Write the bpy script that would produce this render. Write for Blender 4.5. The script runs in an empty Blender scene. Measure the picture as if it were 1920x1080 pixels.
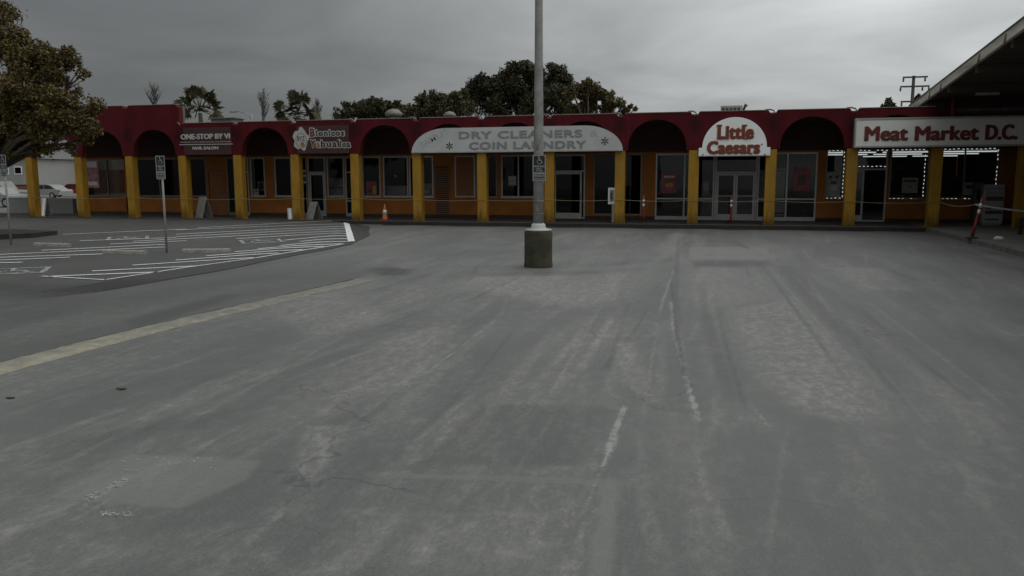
import bpy, bmesh, math, random
import numpy as np
from mathutils import Vector, Matrix
from mathutils.geometry import tessellate_polygon
R = math.radians
scene = bpy.context.scene
COL = scene.collection

# ------------------------------------------------------------------ camera
EYE = Vector((0, 0, 2.016))
FPX = 1500.0
cr = Vector((0.96873687, 0.24807558, -0.00271842))
cu = Vector((-0.03139883, 0.13346717, 0.99055572))
cf = Vector((-0.2460955, 0.95950249, -0.13708385))
cam = bpy.data.cameras.new('camera')
cam.sensor_width = 36.0
cam.lens = 36.0 * FPX / 1920
cam.clip_start = 0.1
cam.clip_end = 3000
camo = bpy.data.objects.new('camera', cam)
COL.objects.link(camo)
camo.matrix_world = Matrix(((cr.x, cu.x, -cf.x, EYE.x), (cr.y, cu.y, -cf.y, EYE.y), (cr.z, cu.z, -cf.z, EYE.z), (0, 0, 0, 1)))
scene.camera = camo

# ------------------------------------------------------------------ sky, sun, exposure
SUN_EL, SUN_AZ = 52.0, 62.0          # the veiled sun, ahead and to the right (azimuth from +Y towards +X)
world = bpy.data.worlds.new('World')
scene.world = world
world.use_nodes = True
nt = world.node_tree
nt.nodes.clear()
def wn(t, **kw):
    n = nt.nodes.new(t)
    for k, v in kw.items():
        setattr(n, k, v)
    return n
def wmath(op, a, b=None, c=None, clamp=False):
    n = wn('ShaderNodeMath', operation=op, use_clamp=clamp)
    for i, v in enumerate((a, b, c)):
        if v is None:
            continue
        if isinstance(v, (int, float)):
            n.inputs[i].default_value = v
        else:
            nt.links.new(v, n.inputs[i])
    return n.outputs[0]
sky = wn('ShaderNodeTexSky', sky_type='NISHITA', sun_disc=False, sun_elevation=R(SUN_EL), sun_rotation=R(SUN_AZ))
tc = wn('ShaderNodeTexCoord')
sep = wn('ShaderNodeSeparateXYZ')
nt.links.new(tc.outputs['Generated'], sep.inputs[0])
up = wmath('MAXIMUM', sep.outputs[2], 0.0)
# overcast sky: three times brighter overhead than at the horizon
cie = wmath('MULTIPLY_ADD', up, 0.70, 0.27)
side = wmath('MULTIPLY_ADD', sep.outputs[0], 1.9, 1.30)
side = wmath('MAXIMUM', side, 0.45)
side = wmath('MINIMUM', side, 1.60)
# flat cloud layer coordinates: direction divided by its height
hgt = wmath('ADD', up, 0.16)
comb = wn('ShaderNodeCombineXYZ')
nt.links.new(wmath('DIVIDE', sep.outputs[0], hgt), comb.inputs[0])
nt.links.new(wmath('DIVIDE', sep.outputs[1], hgt), comb.inputs[1])
nz = wn('ShaderNodeTexNoise')
nz.inputs['Scale'].default_value = 1.0
nz.inputs['Detail'].default_value = 5
nz.inputs['Roughness'].default_value = 0.5
nz.inputs['Distortion'].default_value = 0.4
nt.links.new(comb.outputs[0], nz.inputs['Vector'])
cl = wmath('MULTIPLY_ADD', nz.outputs[0], 1.45, 0.33)
lum = wmath('MULTIPLY', wmath('MULTIPLY', cie, side), cl)
lum = wmath('MULTIPLY', lum, 9.3)
tint = wn('ShaderNodeMix', data_type='RGBA', blend_type='MULTIPLY')
tint.inputs[0].default_value = 1.0
ctint = wn('ShaderNodeCombineXYZ')
for i in range(3):
    nt.links.new(lum, ctint.inputs[i])
nt.links.new(ctint.outputs[0], tint.inputs[6])
tint.inputs[7].default_value = (0.965, 1.0, 1.0, 1)
mixs = wn('ShaderNodeMix', data_type='RGBA')
mixs.inputs[0].default_value = 0.96
nt.links.new(sky.outputs[0], mixs.inputs[6])
nt.links.new(tint.outputs[2], mixs.inputs[7])
bg = wn('ShaderNodeBackground')
bg.inputs['Strength'].default_value = 0.1
nt.links.new(mixs.outputs[2], bg.inputs['Color'])
wout = wn('ShaderNodeOutputWorld')
nt.links.new(bg.outputs[0], wout.inputs['Surface'])

sl = bpy.data.lights.new('sun', 'SUN')
sl.energy = 0.5
sl.angle = R(40)
sl.color = (1.0, 0.97, 0.93)
so = bpy.data.objects.new('sun', sl)
COL.objects.link(so)
sd = Vector((math.sin(R(SUN_AZ)) * math.cos(R(SUN_EL)), math.cos(R(SUN_AZ)) * math.cos(R(SUN_EL)), math.sin(R(SUN_EL))))
so.rotation_euler = sd.to_track_quat('Z', 'Y').to_euler()
so.location = (20, 20, 40)

scene.view_settings.view_transform = 'Standard'
scene.view_settings.look = 'None'
scene.view_settings.exposure = 0.0
scene.view_settings.gamma = 1.0
scene.view_settings.use_curve_mapping = False
scene.cycles.transparent_max_bounces = 24

# ------------------------------------------------------------------ helpers: points
def ray(px, py):
    return cf + cr * ((px - 960) / FPX) - cu * ((py - 540) / FPX)
def gp(px, py, z=0.0):
    d = ray(px, py)
    return EYE + d * ((z - EYE.z) / d.z)
def wp(px, py, Y):
    d = ray(px, py)
    return EYE + d * (Y / d.y)

# ------------------------------------------------------------------ helpers: materials
def srgb(h):
    return h
def mat(name, col, rough=0.6, metal=0.0, var=0.18, scale=3.0, bump=0.0, bscale=60.0, spec=0.5, dirt=None, emit=None, estr=0.0, stretch=(1, 1, 1)):
    m = bpy.data.materials.new(name)
    m.use_nodes = True
    t = m.node_tree
    b = t.nodes['Principled BSDF']
    b.inputs['Roughness'].default_value = rough
    b.inputs['Metallic'].default_value = metal
    b.inputs['Specular IOR Level'].default_value = spec
    tcn = t.nodes.new('ShaderNodeTexCoord')
    mp = t.nodes.new('ShaderNodeMapping')
    mp.inputs['Scale'].default_value = stretch
    t.links.new(tcn.outputs['Object'], mp.inputs[0])
    n = t.nodes.new('ShaderNodeTexNoise')
    n.inputs['Scale'].default_value = scale
    n.inputs['Detail'].default_value = 6
    n.inputs['Roughness'].default_value = 0.65
    t.links.new(mp.outputs[0], n.inputs['Vector'])
    rp = t.nodes.new('ShaderNodeValToRGB')
    rp.color_ramp.elements[0].position = 0.3
    rp.color_ramp.elements[1].position = 0.72
    lo = [max(0, c * (1 - var)) for c in col]
    hi = [min(1, c * (1 + var)) for c in col]
    if dirt:
        lo = dirt
    rp.color_ramp.elements[0].color = (*lo, 1)
    rp.color_ramp.elements[1].color = (*hi, 1)
    t.links.new(n.outputs[0], rp.inputs[0])
    t.links.new(rp.outputs[0], b.inputs['Base Color'])
    if bump:
        n2 = t.nodes.new('ShaderNodeTexNoise')
        n2.inputs['Scale'].default_value = bscale
        n2.inputs['Detail'].default_value = 4
        t.links.new(tcn.outputs['Object'], n2.inputs['Vector'])
        bp = t.nodes.new('ShaderNodeBump')
        bp.inputs['Strength'].default_value = bump
        bp.inputs['Distance'].default_value = 0.02
        t.links.new(n2.outputs[0], bp.inputs['Height'])
        t.links.new(bp.outputs[0], b.inputs['Normal'])
    if emit:
        b.inputs['Emission Color'].default_value = (*emit, 1)
        b.inputs['Emission Strength'].default_value = estr
    return m

def glass_mat(name, tintc=(0.55, 0.57, 0.56), refl=1.0):
    m = bpy.data.materials.new(name)
    m.use_nodes = True
    t = m.node_tree
    t.nodes.clear()
    tr = t.nodes.new('ShaderNodeBsdfTransparent')
    tr.inputs[0].default_value = (*tintc, 1)
    gl = t.nodes.new('ShaderNodeBsdfGlossy')
    gl.inputs['Roughness'].default_value = 0.03
    gl.inputs['Color'].default_value = (refl, refl, refl, 1)
    fr = t.nodes.new('ShaderNodeFresnel')
    fr.inputs[0].default_value = 1.5
    tcn = t.nodes.new('ShaderNodeTexCoord')
    nn = t.nodes.new('ShaderNodeTexNoise')
    nn.inputs['Scale'].default_value = 0.7
    t.links.new(tcn.outputs['Object'], nn.inputs['Vector'])
    bp = t.nodes.new('ShaderNodeBump')
    bp.inputs['Strength'].default_value = 0.05
    bp.inputs['Distance'].default_value = 0.05
    t.links.new(nn.outputs[0], bp.inputs['Height'])
    t.links.new(bp.outputs[0], gl.inputs['Normal'])
    mx = t.nodes.new('ShaderNodeMixShader')
    t.links.new(fr.outputs[0], mx.inputs[0])
    t.links.new(tr.outputs[0], mx.inputs[1])
    t.links.new(gl.outputs[0], mx.inputs[2])
    o = t.nodes.new('ShaderNodeOutputMaterial')
    t.links.new(mx.outputs[0], o.inputs[0])
    return m

def worn_mat(name, col, cover=0.5, scale=6.0, rough=0.7, soft=0.12, stretch=(1, 1, 1), alpha=1.0):
    """paint or patch that is worn through in places: noise decides where it is left"""
    m = bpy.data.materials.new(name)
    m.use_nodes = True
    t = m.node_tree
    b = t.nodes['Principled BSDF']
    b.inputs['Roughness'].default_value = rough
    b.inputs['Specular IOR Level'].default_value = 0.3
    tcn = t.nodes.new('ShaderNodeTexCoord')
    mp = t.nodes.new('ShaderNodeMapping')
    mp.inputs['Scale'].default_value = stretch
    t.links.new(tcn.outputs['Object'], mp.inputs[0])
    n = t.nodes.new('ShaderNodeTexNoise')
    n.inputs['Scale'].default_value = scale
    n.inputs['Detail'].default_value = 8
    n.inputs['Roughness'].default_value = 0.72
    t.links.new(mp.outputs[0], n.inputs['Vector'])
    rp = t.nodes.new('ShaderNodeValToRGB')
    th = 0.5 + (0.5 - cover) * 0.55
    rp.color_ramp.elements[0].position = max(0.0, th - soft)
    rp.color_ramp.elements[1].position = min(1.0, th + soft)
    t.links.new(n.outputs[0], rp.inputs[0])
    n2 = t.nodes.new('ShaderNodeTexNoise')
    n2.inputs['Scale'].default_value = scale * 3.3
    n2.inputs['Detail'].default_value = 5
    t.links.new(tcn.outputs['Object'], n2.inputs['Vector'])
    rc = t.nodes.new('ShaderNodeValToRGB')
    rc.color_ramp.elements[0].position = 0.3
    rc.color_ramp.elements[1].position = 0.7
    rc.color_ramp.elements[0].color = (*[c * 0.72 for c in col], 1)
    rc.color_ramp.elements[1].color = (*[min(1, c * 1.2) for c in col], 1)
    t.links.new(n2.outputs[0], rc.inputs[0])
    t.links.new(rc.outputs[0], b.inputs['Base Color'])
    at = t.nodes.new('ShaderNodeAttribute')
    at.attribute_name = 'fade'
    mu = t.nodes.new('ShaderNodeMath')
    mu.operation = 'MULTIPLY'
    t.links.new(rp.outputs[0], mu.inputs[0])
    t.links.new(at.outputs['Fac'], mu.inputs[1])
    mu2 = t.nodes.new('ShaderNodeMath')
    mu2.operation = 'MULTIPLY'
    mu2.inputs[1].default_value = alpha
    t.links.new(mu.outputs[0], mu2.inputs[0])
    t.links.new(mu2.outputs[0], b.inputs['Alpha'])
    return m

def asphalt_mat(name, lo, hi, streak=0.5, wear=None, fade=False):
    m = bpy.data.materials.new(name)
    m.use_nodes = True
    t = m.node_tree
    b = t.nodes['Principled BSDF']
    L = t.links.new
    def N(ty, **kw):
        n = t.nodes.new(ty)
        for k, v in kw.items():
            setattr(n, k, v)
        return n
    def noise(scale, detail, rgh, vec, dist=0.0):
        n = N('ShaderNodeTexNoise')
        n.inputs['Scale'].default_value = scale
        n.inputs['Detail'].default_value = detail
        n.inputs['Roughness'].default_value = rgh
        n.inputs['Distortion'].default_value = dist
        L(vec, n.inputs['Vector'])
        return n.outputs[0]
    def ramp(v, p0, p1, a=0.0, c=1.0):
        n = N('ShaderNodeMapRange')
        n.inputs['From Min'].default_value = p0
        n.inputs['From Max'].default_value = p1
        n.inputs['To Min'].default_value = a
        n.inputs['To Max'].default_value = c
        L(v, n.inputs['Value'])
        return n.outputs[0]
    def mth(op, a, c, clamp=False):
        n = N('ShaderNodeMath', operation=op, use_clamp=clamp)
        for i, v in enumerate((a, c)):
            if isinstance(v, (int, float)):
                n.inputs[i].default_value = v
            else:
                L(v, n.inputs[i])
        return n.outputs[0]
    tcn = N('ShaderNodeTexCoord')
    P = tcn.outputs['Object']
    mp = N('ShaderNodeMapping')
    mp.inputs['Scale'].default_value = (1.0, 0.10, 1.0)
    mp.inputs['Rotation'].default_value = (0, 0, R(3))
    L(P, mp.inputs[0])
    S = mp.outputs[0]
    mp2 = N('ShaderNodeMapping')
    mp2.inputs['Scale'].default_value = (1.0, 0.55, 1.0)
    mp2.inputs['Rotation'].default_value = (0, 0, R(-8))
    L(P, mp2.inputs[0])
    S2 = mp2.outputs[0]
    big = ramp(noise(0.20, 4, 0.55, P, 0.6), 0.36, 0.66)
    mid = ramp(noise(0.75, 6, 0.65, S2, 0.6), 0.42, 0.62)
    stk = ramp(noise(1.25, 7, 0.66, S, 0.9), 0.45, 0.64)
    stk2 = ramp(noise(4.5, 6, 0.7, S, 0.5), 0.46, 0.66)
    fleck = ramp(noise(7.5, 8, 0.78, S2, 0.3), 0.49, 0.60)
    fleck2 = ramp(noise(26.0, 5, 0.75, S2), 0.50, 0.62)
    blot = ramp(noise(2.6, 7, 0.72, P, 0.4), 0.44, 0.60)
    grain = noise(95.0, 4, 0.8, P)
    grit = ramp(noise(55.0, 4, 0.75, P), 0.42, 0.62)
    mask = mth('ADD', mth('MULTIPLY', stk, 0.75 * streak * 2), mth('MULTIPLY', mid, 0.55), True)
    v = mth('MULTIPLY', big, 0.14)
    v = mth('ADD', v, mth('MULTIPLY', mask, 0.08))
    v = mth('ADD', v, mth('MULTIPLY', mth('MULTIPLY', mask, fleck), 0.20))
    v = mth('ADD', v, mth('MULTIPLY', mth('MULTIPLY', mask, fleck2), 0.17))
    v = mth('ADD', v, mth('MULTIPLY', mth('MULTIPLY', stk2, stk), 0.14 * streak * 2))
    v = mth('ADD', v, mth('MULTIPLY', mth('MULTIPLY', blot, fleck), 0.10))
    v = mth('ADD', v, mth('MULTIPLY', grit, 0.13))
    v = mth('ADD', v, ramp(grain, 0.3, 0.7, -0.18, 0.18), True)
    def attr(nm):
        n = N('ShaderNodeAttribute')
        n.attribute_name = nm
        return n.outputs['Fac']
    if wear:
        sharp = ramp(noise(8.5, 8, 0.80, S2, 0.4), 0.47, 0.56)
        pf = mth('ADD', mth('MULTIPLY', sharp, 0.36), 0.14)
        pf = mth('ADD', pf, mth('MULTIPLY', fleck2, 0.12))
        v = mth('ADD', v, mth('MULTIPLY', attr('pale'), pf), True)
    def ramp2(c0, c1):
        rc = N('ShaderNodeValToRGB')
        rc.color_ramp.elements[0].color = (*c0, 1)
        rc.color_ramp.elements[1].color = (*c1, 1)
        L(v, rc.inputs[0])
        return rc.outputs[0]
    def mixc(f, c0, c1, op='MIX'):
        n = N('ShaderNodeMix', data_type='RGBA', blend_type=op)
        for i, q in ((0, f), (6, c0), (7, c1)):
            if isinstance(q, (int, float)):
                n.inputs[i].default_value = q
            elif isinstance(q, tuple):
                n.inputs[i].default_value = (*q, 1)
            else:
                L(q, n.inputs[i])
        return n.outputs[2]
    colr = ramp2(lo, hi)
    if wear:
        colr = mixc(attr('side'), colr, ramp2(*wear))
        colr = mixc(mth('MULTIPLY', attr('fill'), 0.72), colr, (0.165, 0.166, 0.152))
        colr = mixc(mth('MULTIPLY', attr('fill'), mth('MULTIPLY', grit, 0.25)), colr, (0.235, 0.235, 0.22))
        dk = mth('MULTIPLY', attr('dark'), ramp(noise(3.0, 6, 0.7, S, 0.5), 0.3, 0.65, 0.45, 0.75))
        colr = mixc(dk, colr, (0.046, 0.047, 0.045))
        pn = mth('ADD', mth('MULTIPLY', noise(13.0, 8, 0.8, P), 0.55), mth('MULTIPLY', noise(48.0, 5, 0.8, P), 0.45))
        pm = ramp(mth('ADD', attr('paint'), mth('MULTIPLY', mth('SUBTRACT', pn, 0.5), 4.2)), 0.34, 0.98)
        pm = mth('MULTIPLY', pm, ramp(attr('paint'), 0.03, 0.2))
        colr = mixc(mth('MULTIPLY', pm, 0.85), colr, (0.33, 0.332, 0.316))
    # thin weathering cracks
    vo = N('ShaderNodeTexVoronoi', feature='DISTANCE_TO_EDGE')
    vo.inputs['Scale'].default_value = 0.33
    wv = N('ShaderNodeVectorMath', operation='ADD')
    nv = N('ShaderNodeTexNoise')
    nv.inputs['Scale'].default_value = 1.3
    nv.inputs['Detail'].default_value = 5
    L(P, nv.inputs['Vector'])
    L(P, wv.inputs[0])
    L(nv.outputs['Color'], wv.inputs[1])
    L(wv.outputs[0], vo.inputs['Vector'])
    ck = ramp(vo.outputs['Distance'], 0.0, 0.006, 0.45, 0.0)
    ck = mth('MULTIPLY', ck, ramp(noise(0.5, 3, 0.5, P), 0.48, 0.6))
    mx = N('ShaderNodeMix', data_type='RGBA')
    L(ck, mx.inputs[0])
    L(colr, mx.inputs[6])
    mx.inputs[7].default_value = (0.03, 0.03, 0.03, 1)
    L(mx.outputs[2], b.inputs['Base Color'])
    if fade:
        L(attr('fade'), b.inputs['Alpha'])
    L(ramp(v, 0.0, 1.0, 0.56, 0.80), b.inputs['Roughness'])
    b.inputs['Specular IOR Level'].default_value = 0.35
    bp = N('ShaderNodeBump')
    bp.inputs['Strength'].default_value = 0.45
    bp.inputs['Distance'].default_value = 0.012
    L(mth('ADD', mth('MULTIPLY', grain, 0.5), mth('MULTIPLY', blot, 0.5)), bp.inputs['Height'])
    L(bp.outputs[0], b.inputs['Normal'])
    return m

def leaf_mat(name, lo, hi):
    m = bpy.data.materials.new(name)
    m.use_nodes = True
    t = m.node_tree
    b = t.nodes['Principled BSDF']
    b.inputs['Roughness'].default_value = 0.6
    b.inputs['Specular IOR Level'].default_value = 0.25
    g = t.nodes.new('ShaderNodeNewGeometry')
    rp = t.nodes.new('ShaderNodeValToRGB')
    rp.color_ramp.elements[0].color = (*lo, 1)
    rp.color_ramp.elements[1].color = (*hi, 1)
    t.links.new(g.outputs['Random Per Island'], rp.inputs[0])
    t.links.new(rp.outputs[0], b.inputs['Base Color'])
    return m

M = {}
M['asphalt'] = asphalt_mat('worn grey asphalt', (0.082, 0.085, 0.082), (0.280, 0.276, 0.260), 0.5, ((0.066, 0.068, 0.065), (0.175, 0.176, 0.165)))
M['pad'] = asphalt_mat('darker asphalt', (0.048, 0.049, 0.046), (0.135, 0.135, 0.125), 0.35, None, True)
M['seal'] = asphalt_mat('fresh dark asphalt', (0.035, 0.035, 0.032), (0.080, 0.080, 0.074), 0.2, None, True)
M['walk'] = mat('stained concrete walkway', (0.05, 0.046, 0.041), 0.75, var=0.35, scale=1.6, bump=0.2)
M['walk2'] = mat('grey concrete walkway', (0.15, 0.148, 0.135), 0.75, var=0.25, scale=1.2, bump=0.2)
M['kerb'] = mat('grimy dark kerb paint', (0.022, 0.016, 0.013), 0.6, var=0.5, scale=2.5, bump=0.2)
M['gutter'] = worn_mat('damp gutter grime', (0.02, 0.019, 0.017), cover=0.72, scale=1.1, rough=0.5, soft=0.25)
M['kerbtop'] = mat('worn kerb edge', (0.13, 0.125, 0.11), 0.8, var=0.4, scale=4)
M['red'] = mat('dark red stucco', (0.080, 0.0085, 0.0115), 0.85, var=0.25, scale=1.6, bump=0.35, bscale=45, spec=.15, stretch=(1, 1, .3))
M['redend'] = mat('red stucco jamb', (0.11, 0.016, 0.024), 0.8, var=0.25, scale=2)
M['yellow'] = mat('ochre yellow column paint', (0.345, 0.188, 0.020), 0.65, var=0.14, scale=2.4, bump=0.15, dirt=(0.23, 0.122, 0.016), spec=.25, stretch=(1, 1, .35))
M['orange'] = mat('burnt orange wall paint', (0.29, 0.105, 0.024), 0.75, var=0.22, scale=1.1, bump=0.15, spec=.2)
M['orange2'] = mat('dull orange panel', (0.21, 0.08, 0.026), 0.7, var=0.2, scale=1.0)
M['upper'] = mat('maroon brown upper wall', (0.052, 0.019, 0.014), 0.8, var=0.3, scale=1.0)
M['plinth'] = mat('dark plinth', (0.035, 0.024, 0.018), 0.8, var=0.4)
M['ceiling'] = mat('dark soffit paint', (0.07, 0.05, 0.037), 0.85, var=0.3)
M['roof'] = mat('grey roofing felt', (0.12, 0.12, 0.115), 0.9, var=0.3)
M['coping'] = mat('dull metal coping', (0.20, 0.17, 0.13), 0.6, var=0.3, scale=6)
M['flash'] = mat('grey sheet flashing', (0.17, 0.16, 0.14), 0.6, 0.2, var=0.3, scale=8)
M['alu'] = mat('dull aluminium', (0.34, 0.35, 0.33), 0.45, 0.35, var=0.15, scale=5)
M['dalu'] = mat('bronze aluminium', (0.17, 0.16, 0.13), 0.5, 0.3, var=0.15, scale=5)
M['glass'] = glass_mat('shop glass', (0.80, 0.81, 0.80), 0.42)
M['dglass'] = glass_mat('dark tinted glass', (0.42, 0.40, 0.38), 0.40)
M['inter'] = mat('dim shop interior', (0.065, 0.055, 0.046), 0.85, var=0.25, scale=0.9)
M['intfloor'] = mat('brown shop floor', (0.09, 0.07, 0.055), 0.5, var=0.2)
M['black'] = mat('black', (0.012, 0.012, 0.012), 0.5, var=0.3)
M['white'] = mat('weathered white sign face', (0.44, 0.45, 0.44), 0.55, var=0.10, scale=1.3)
M['white2'] = mat('white sign face', (0.84, 0.85, 0.84), 0.5, var=0.06, scale=1.5)
M['cream'] = mat('off white lightbox face', (0.72, 0.72, 0.67), 0.45, var=0.08, scale=1.2)
M['fade'] = mat('faded grey lettering', (0.22, 0.225, 0.225), 0.6, var=0.2, scale=8)
M['fade2'] = mat('ghost lettering', (0.345, 0.35, 0.345), 0.6, var=0.25, scale=8)
M['dkgrey'] = mat('dark grey', (0.05, 0.05, 0.05), 0.6, var=0.3)
M['lred'] = mat('red lettering', (0.135, 0.012, 0.017), 0.5, var=0.1)
M['lred2'] = mat('deep red lettering', (0.19, 0.018, 0.014), 0.5, var=0.1)
M['gold'] = mat('brown gold letter edge', (0.20, 0.115, 0.022), 0.5, var=0.2)
M['marker'] = mat('red orange plastic', (0.24, 0.026, 0.02), 0.5, var=0.15)
M['conem'] = mat('traffic orange', (0.38, 0.09, 0.02), 0.5, var=0.15)
M['reflec'] = mat('white reflective band', (0.68, 0.68, 0.66), 0.4, var=0.08)
M['pole'] = mat('grey painted steel', (0.26, 0.265, 0.255), 0.55, 0.1, var=0.18, scale=4, dirt=(0.17, 0.165, 0.15))
M['cap'] = mat('pale grouted base', (0.42, 0.42, 0.39), 0.7, var=0.2, scale=5)
M['conc'] = mat('mossy stained concrete', (0.052, 0.048, 0.029), 0.85, var=0.35, scale=3.2, bump=0.5, bscale=40, dirt=(0.018, 0.016, 0.010))
M['stop'] = mat('worn concrete stop', (0.23, 0.225, 0.20), 0.85, var=0.3, scale=6, bump=0.4)
M['paint'] = worn_mat('worn white road paint', (0.52, 0.53, 0.52), cover=0.84, scale=6.0)
M['paintb'] = worn_mat('white road paint', (0.62, 0.63, 0.62), cover=0.92, scale=7.0)
M['darkp'] = worn_mat('dark edge strip', (0.06, 0.06, 0.058), cover=0.66, scale=2.0, soft=0.25)
M['symb'] = worn_mat('worn bay emblem paint', (0.42, 0.43, 0.42), cover=0.55, scale=6.0, soft=.2)
M['yline'] = mat('worn yellow berm paint', (0.235, 0.219, 0.158), 0.8, var=0.25, scale=4.5, bump=0.4, bscale=60, dirt=(0.145, 0.142, 0.124))
def wear_by_fade(m, under, scale=5.0):
    """let the bare asphalt colour show through where the paint has worn off"""
    t = m.node_tree
    b = t.nodes['Principled BSDF']
    src = b.inputs['Base Color'].links[0].from_socket
    at = t.nodes.new('ShaderNodeAttribute')
    at.attribute_name = 'fade'
    tcn = t.nodes.new('ShaderNodeTexCoord')
    n = t.nodes.new('ShaderNodeTexNoise')
    n.inputs['Scale'].default_value = scale
    n.inputs['Detail'].default_value = 8
    n.inputs['Roughness'].default_value = .7
    t.links.new(tcn.outputs['Object'], n.inputs['Vector'])
    sub = t.nodes.new('ShaderNodeMath')
    sub.operation = 'SUBTRACT'
    t.links.new(at.outputs['Fac'], sub.inputs[0])
    t.links.new(n.outputs[0], sub.inputs[1])
    mr = t.nodes.new('ShaderNodeMapRange')
    mr.inputs['From Min'].default_value = -.12
    mr.inputs['From Max'].default_value = .22
    t.links.new(sub.outputs[0], mr.inputs['Value'])
    mx = t.nodes.new('ShaderNodeMix')
    mx.data_type = 'RGBA'
    t.links.new(mr.outputs[0], mx.inputs[0])
    mx.inputs[6].default_value = (*under, 1)
    t.links.new(src, mx.inputs[7])
    t.links.new(mx.outputs[2], b.inputs['Base Color'])
wear_by_fade(M['yline'], (.125, .125, .118))
M['bark'] = mat('grey brown bark', (0.085, 0.065, 0.045), 0.9, var=0.35, scale=6, bump=0.6, bscale=20)
M['leafA'] = leaf_mat('autumn leaves', (0.026, 0.021, 0.008), (0.150, 0.104, 0.030))
M['leafB'] = leaf_mat('dark green leaves', (0.016, 0.018, 0.009), (0.065, 0.062, 0.026))
M['leafC'] = leaf_mat('olive leaves', (0.028, 0.027, 0.012), (0.095, 0.085, 0.033))
M['leafD'] = leaf_mat('ochre leaves', (0.045, 0.037, 0.014), (0.12, 0.095, 0.035))
M['palm'] = leaf_mat('palm fronds', (0.02, 0.021, 0.012), (0.07, 0.065, 0.03))
M['twig'] = mat('bare grey twigs', (0.09, 0.085, 0.08), 0.9, var=0.2)
M['wood'] = mat('weathered pole timber', (0.06, 0.052, 0.045), 0.9, var=0.3, scale=4)
M['ac'] = mat('beige unit casing', (0.34, 0.33, 0.29), 0.6, var=0.15, scale=3)
M['carwhite'] = mat('white car paint', (0.24, 0.245, 0.24), 0.3, var=0.1)
M['carred'] = mat('red car paint', (0.22, 0.02, 0.02), 0.25, var=0.05)
M['cargrey'] = mat('grey green car paint', (0.16, 0.165, 0.15), 0.3, var=0.05)
M['rubber'] = mat('black rubber', (0.015, 0.015, 0.015), 0.8, var=0.2)
M['hall'] = mat('pale rendered wall', (0.27, 0.27, 0.255), 0.8, var=0.10, scale=0.4)
M['brickr'] = mat('brown red wall', (0.16, 0.07, 0.045), 0.85, var=0.2, scale=0.8)
M['fascia'] = mat('peeling cream fascia board', (0.74, 0.70, 0.61), 0.7, var=0.2, scale=1.2, stretch=(1, 0.3, 2), dirt=(0.30, 0.27, 0.22))
M['soffit'] = mat('brown soffit boards', (0.085, 0.062, 0.045), 0.8, var=0.35, scale=1.6, stretch=(0.15, 3.0, 1))
M['lamp'] = mat('fluorescent tube', (0.8, 0.8, 0.8), 0.5, var=0.0, emit=(0.93, 1.0, 1.0), estr=0.75)
M['led'] = mat('led segment', (0.8, 0.8, 0.8), 0.5, var=0.0, emit=(0.95, 1.0, 1.0), estr=0.5)
M['paper'] = mat('white paper', (0.66, 0.66, 0.64), 0.8, var=0.08)
M['poster'] = mat('faded red poster', (0.26, 0.045, 0.05), 0.6, var=0.5, scale=3.0, dirt=(0.10, 0.03, 0.03))
M['poster2'] = mat('printed red white poster', (0.42, 0.22, 0.22), 0.6, var=0.5, scale=4.0, dirt=(0.20, 0.06, 0.07))
M['poster3'] = mat('printed pale notice', (0.26, 0.25, 0.23), 0.6, var=0.35, scale=5.0)
M['food'] = mat('orange food print', (0.40, 0.19, 0.05), 0.6, var=0.4, scale=6.0)
M['tape'] = mat('white barrier tape', (0.80, 0.77, 0.75), 0.5, var=0.1)
M['tapey'] = mat('pale yellow rope', (0.27, 0.22, 0.13), 0.6, var=0.2)
M['signblk'] = mat('black sign face', (0.014, 0.014, 0.016), 0.4, var=0.2)
M['signlet'] = mat('off white sign print', (0.36, 0.37, 0.36), 0.5, var=0.08)
M['maroon'] = mat('dark maroon sign board', (0.05, 0.014, 0.014), 0.6, var=0.25)
M['letwhite'] = mat('pale sign letters', (0.40, 0.40, 0.38), 0.5, var=0.1)
M['letorange'] = mat('orange sign print', (0.28, 0.13, 0.03), 0.5, var=0.1)
M['letdark'] = mat('brown sign letters', (0.05, 0.03, 0.02), 0.5, var=0.1)
M['cabinet'] = mat('grey metal cabinet', (0.30, 0.305, 0.29), 0.55, var=0.12, scale=2)
M['leafdry'] = mat('dry brown leaf', (0.045, 0.035, 0.022), 0.8, var=0.3)

# ------------------------------------------------------------------ helpers: objects
ORG = {}
def setp(o, label=None, cat=None, group=None, kind=None):
    if label: o['label'] = label
    if cat: o['category'] = cat
    if group: o['group'] = group
    if kind: o['kind'] = kind
    return o
def thing(name, loc, label, cat, group=None):
    o = bpy.data.objects.new(name, None)
    COL.objects.link(o)
    o.empty_display_size = 0.2
    o.location = loc
    ORG[o] = Vector(loc)
    return setp(o, label, cat, group)

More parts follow.
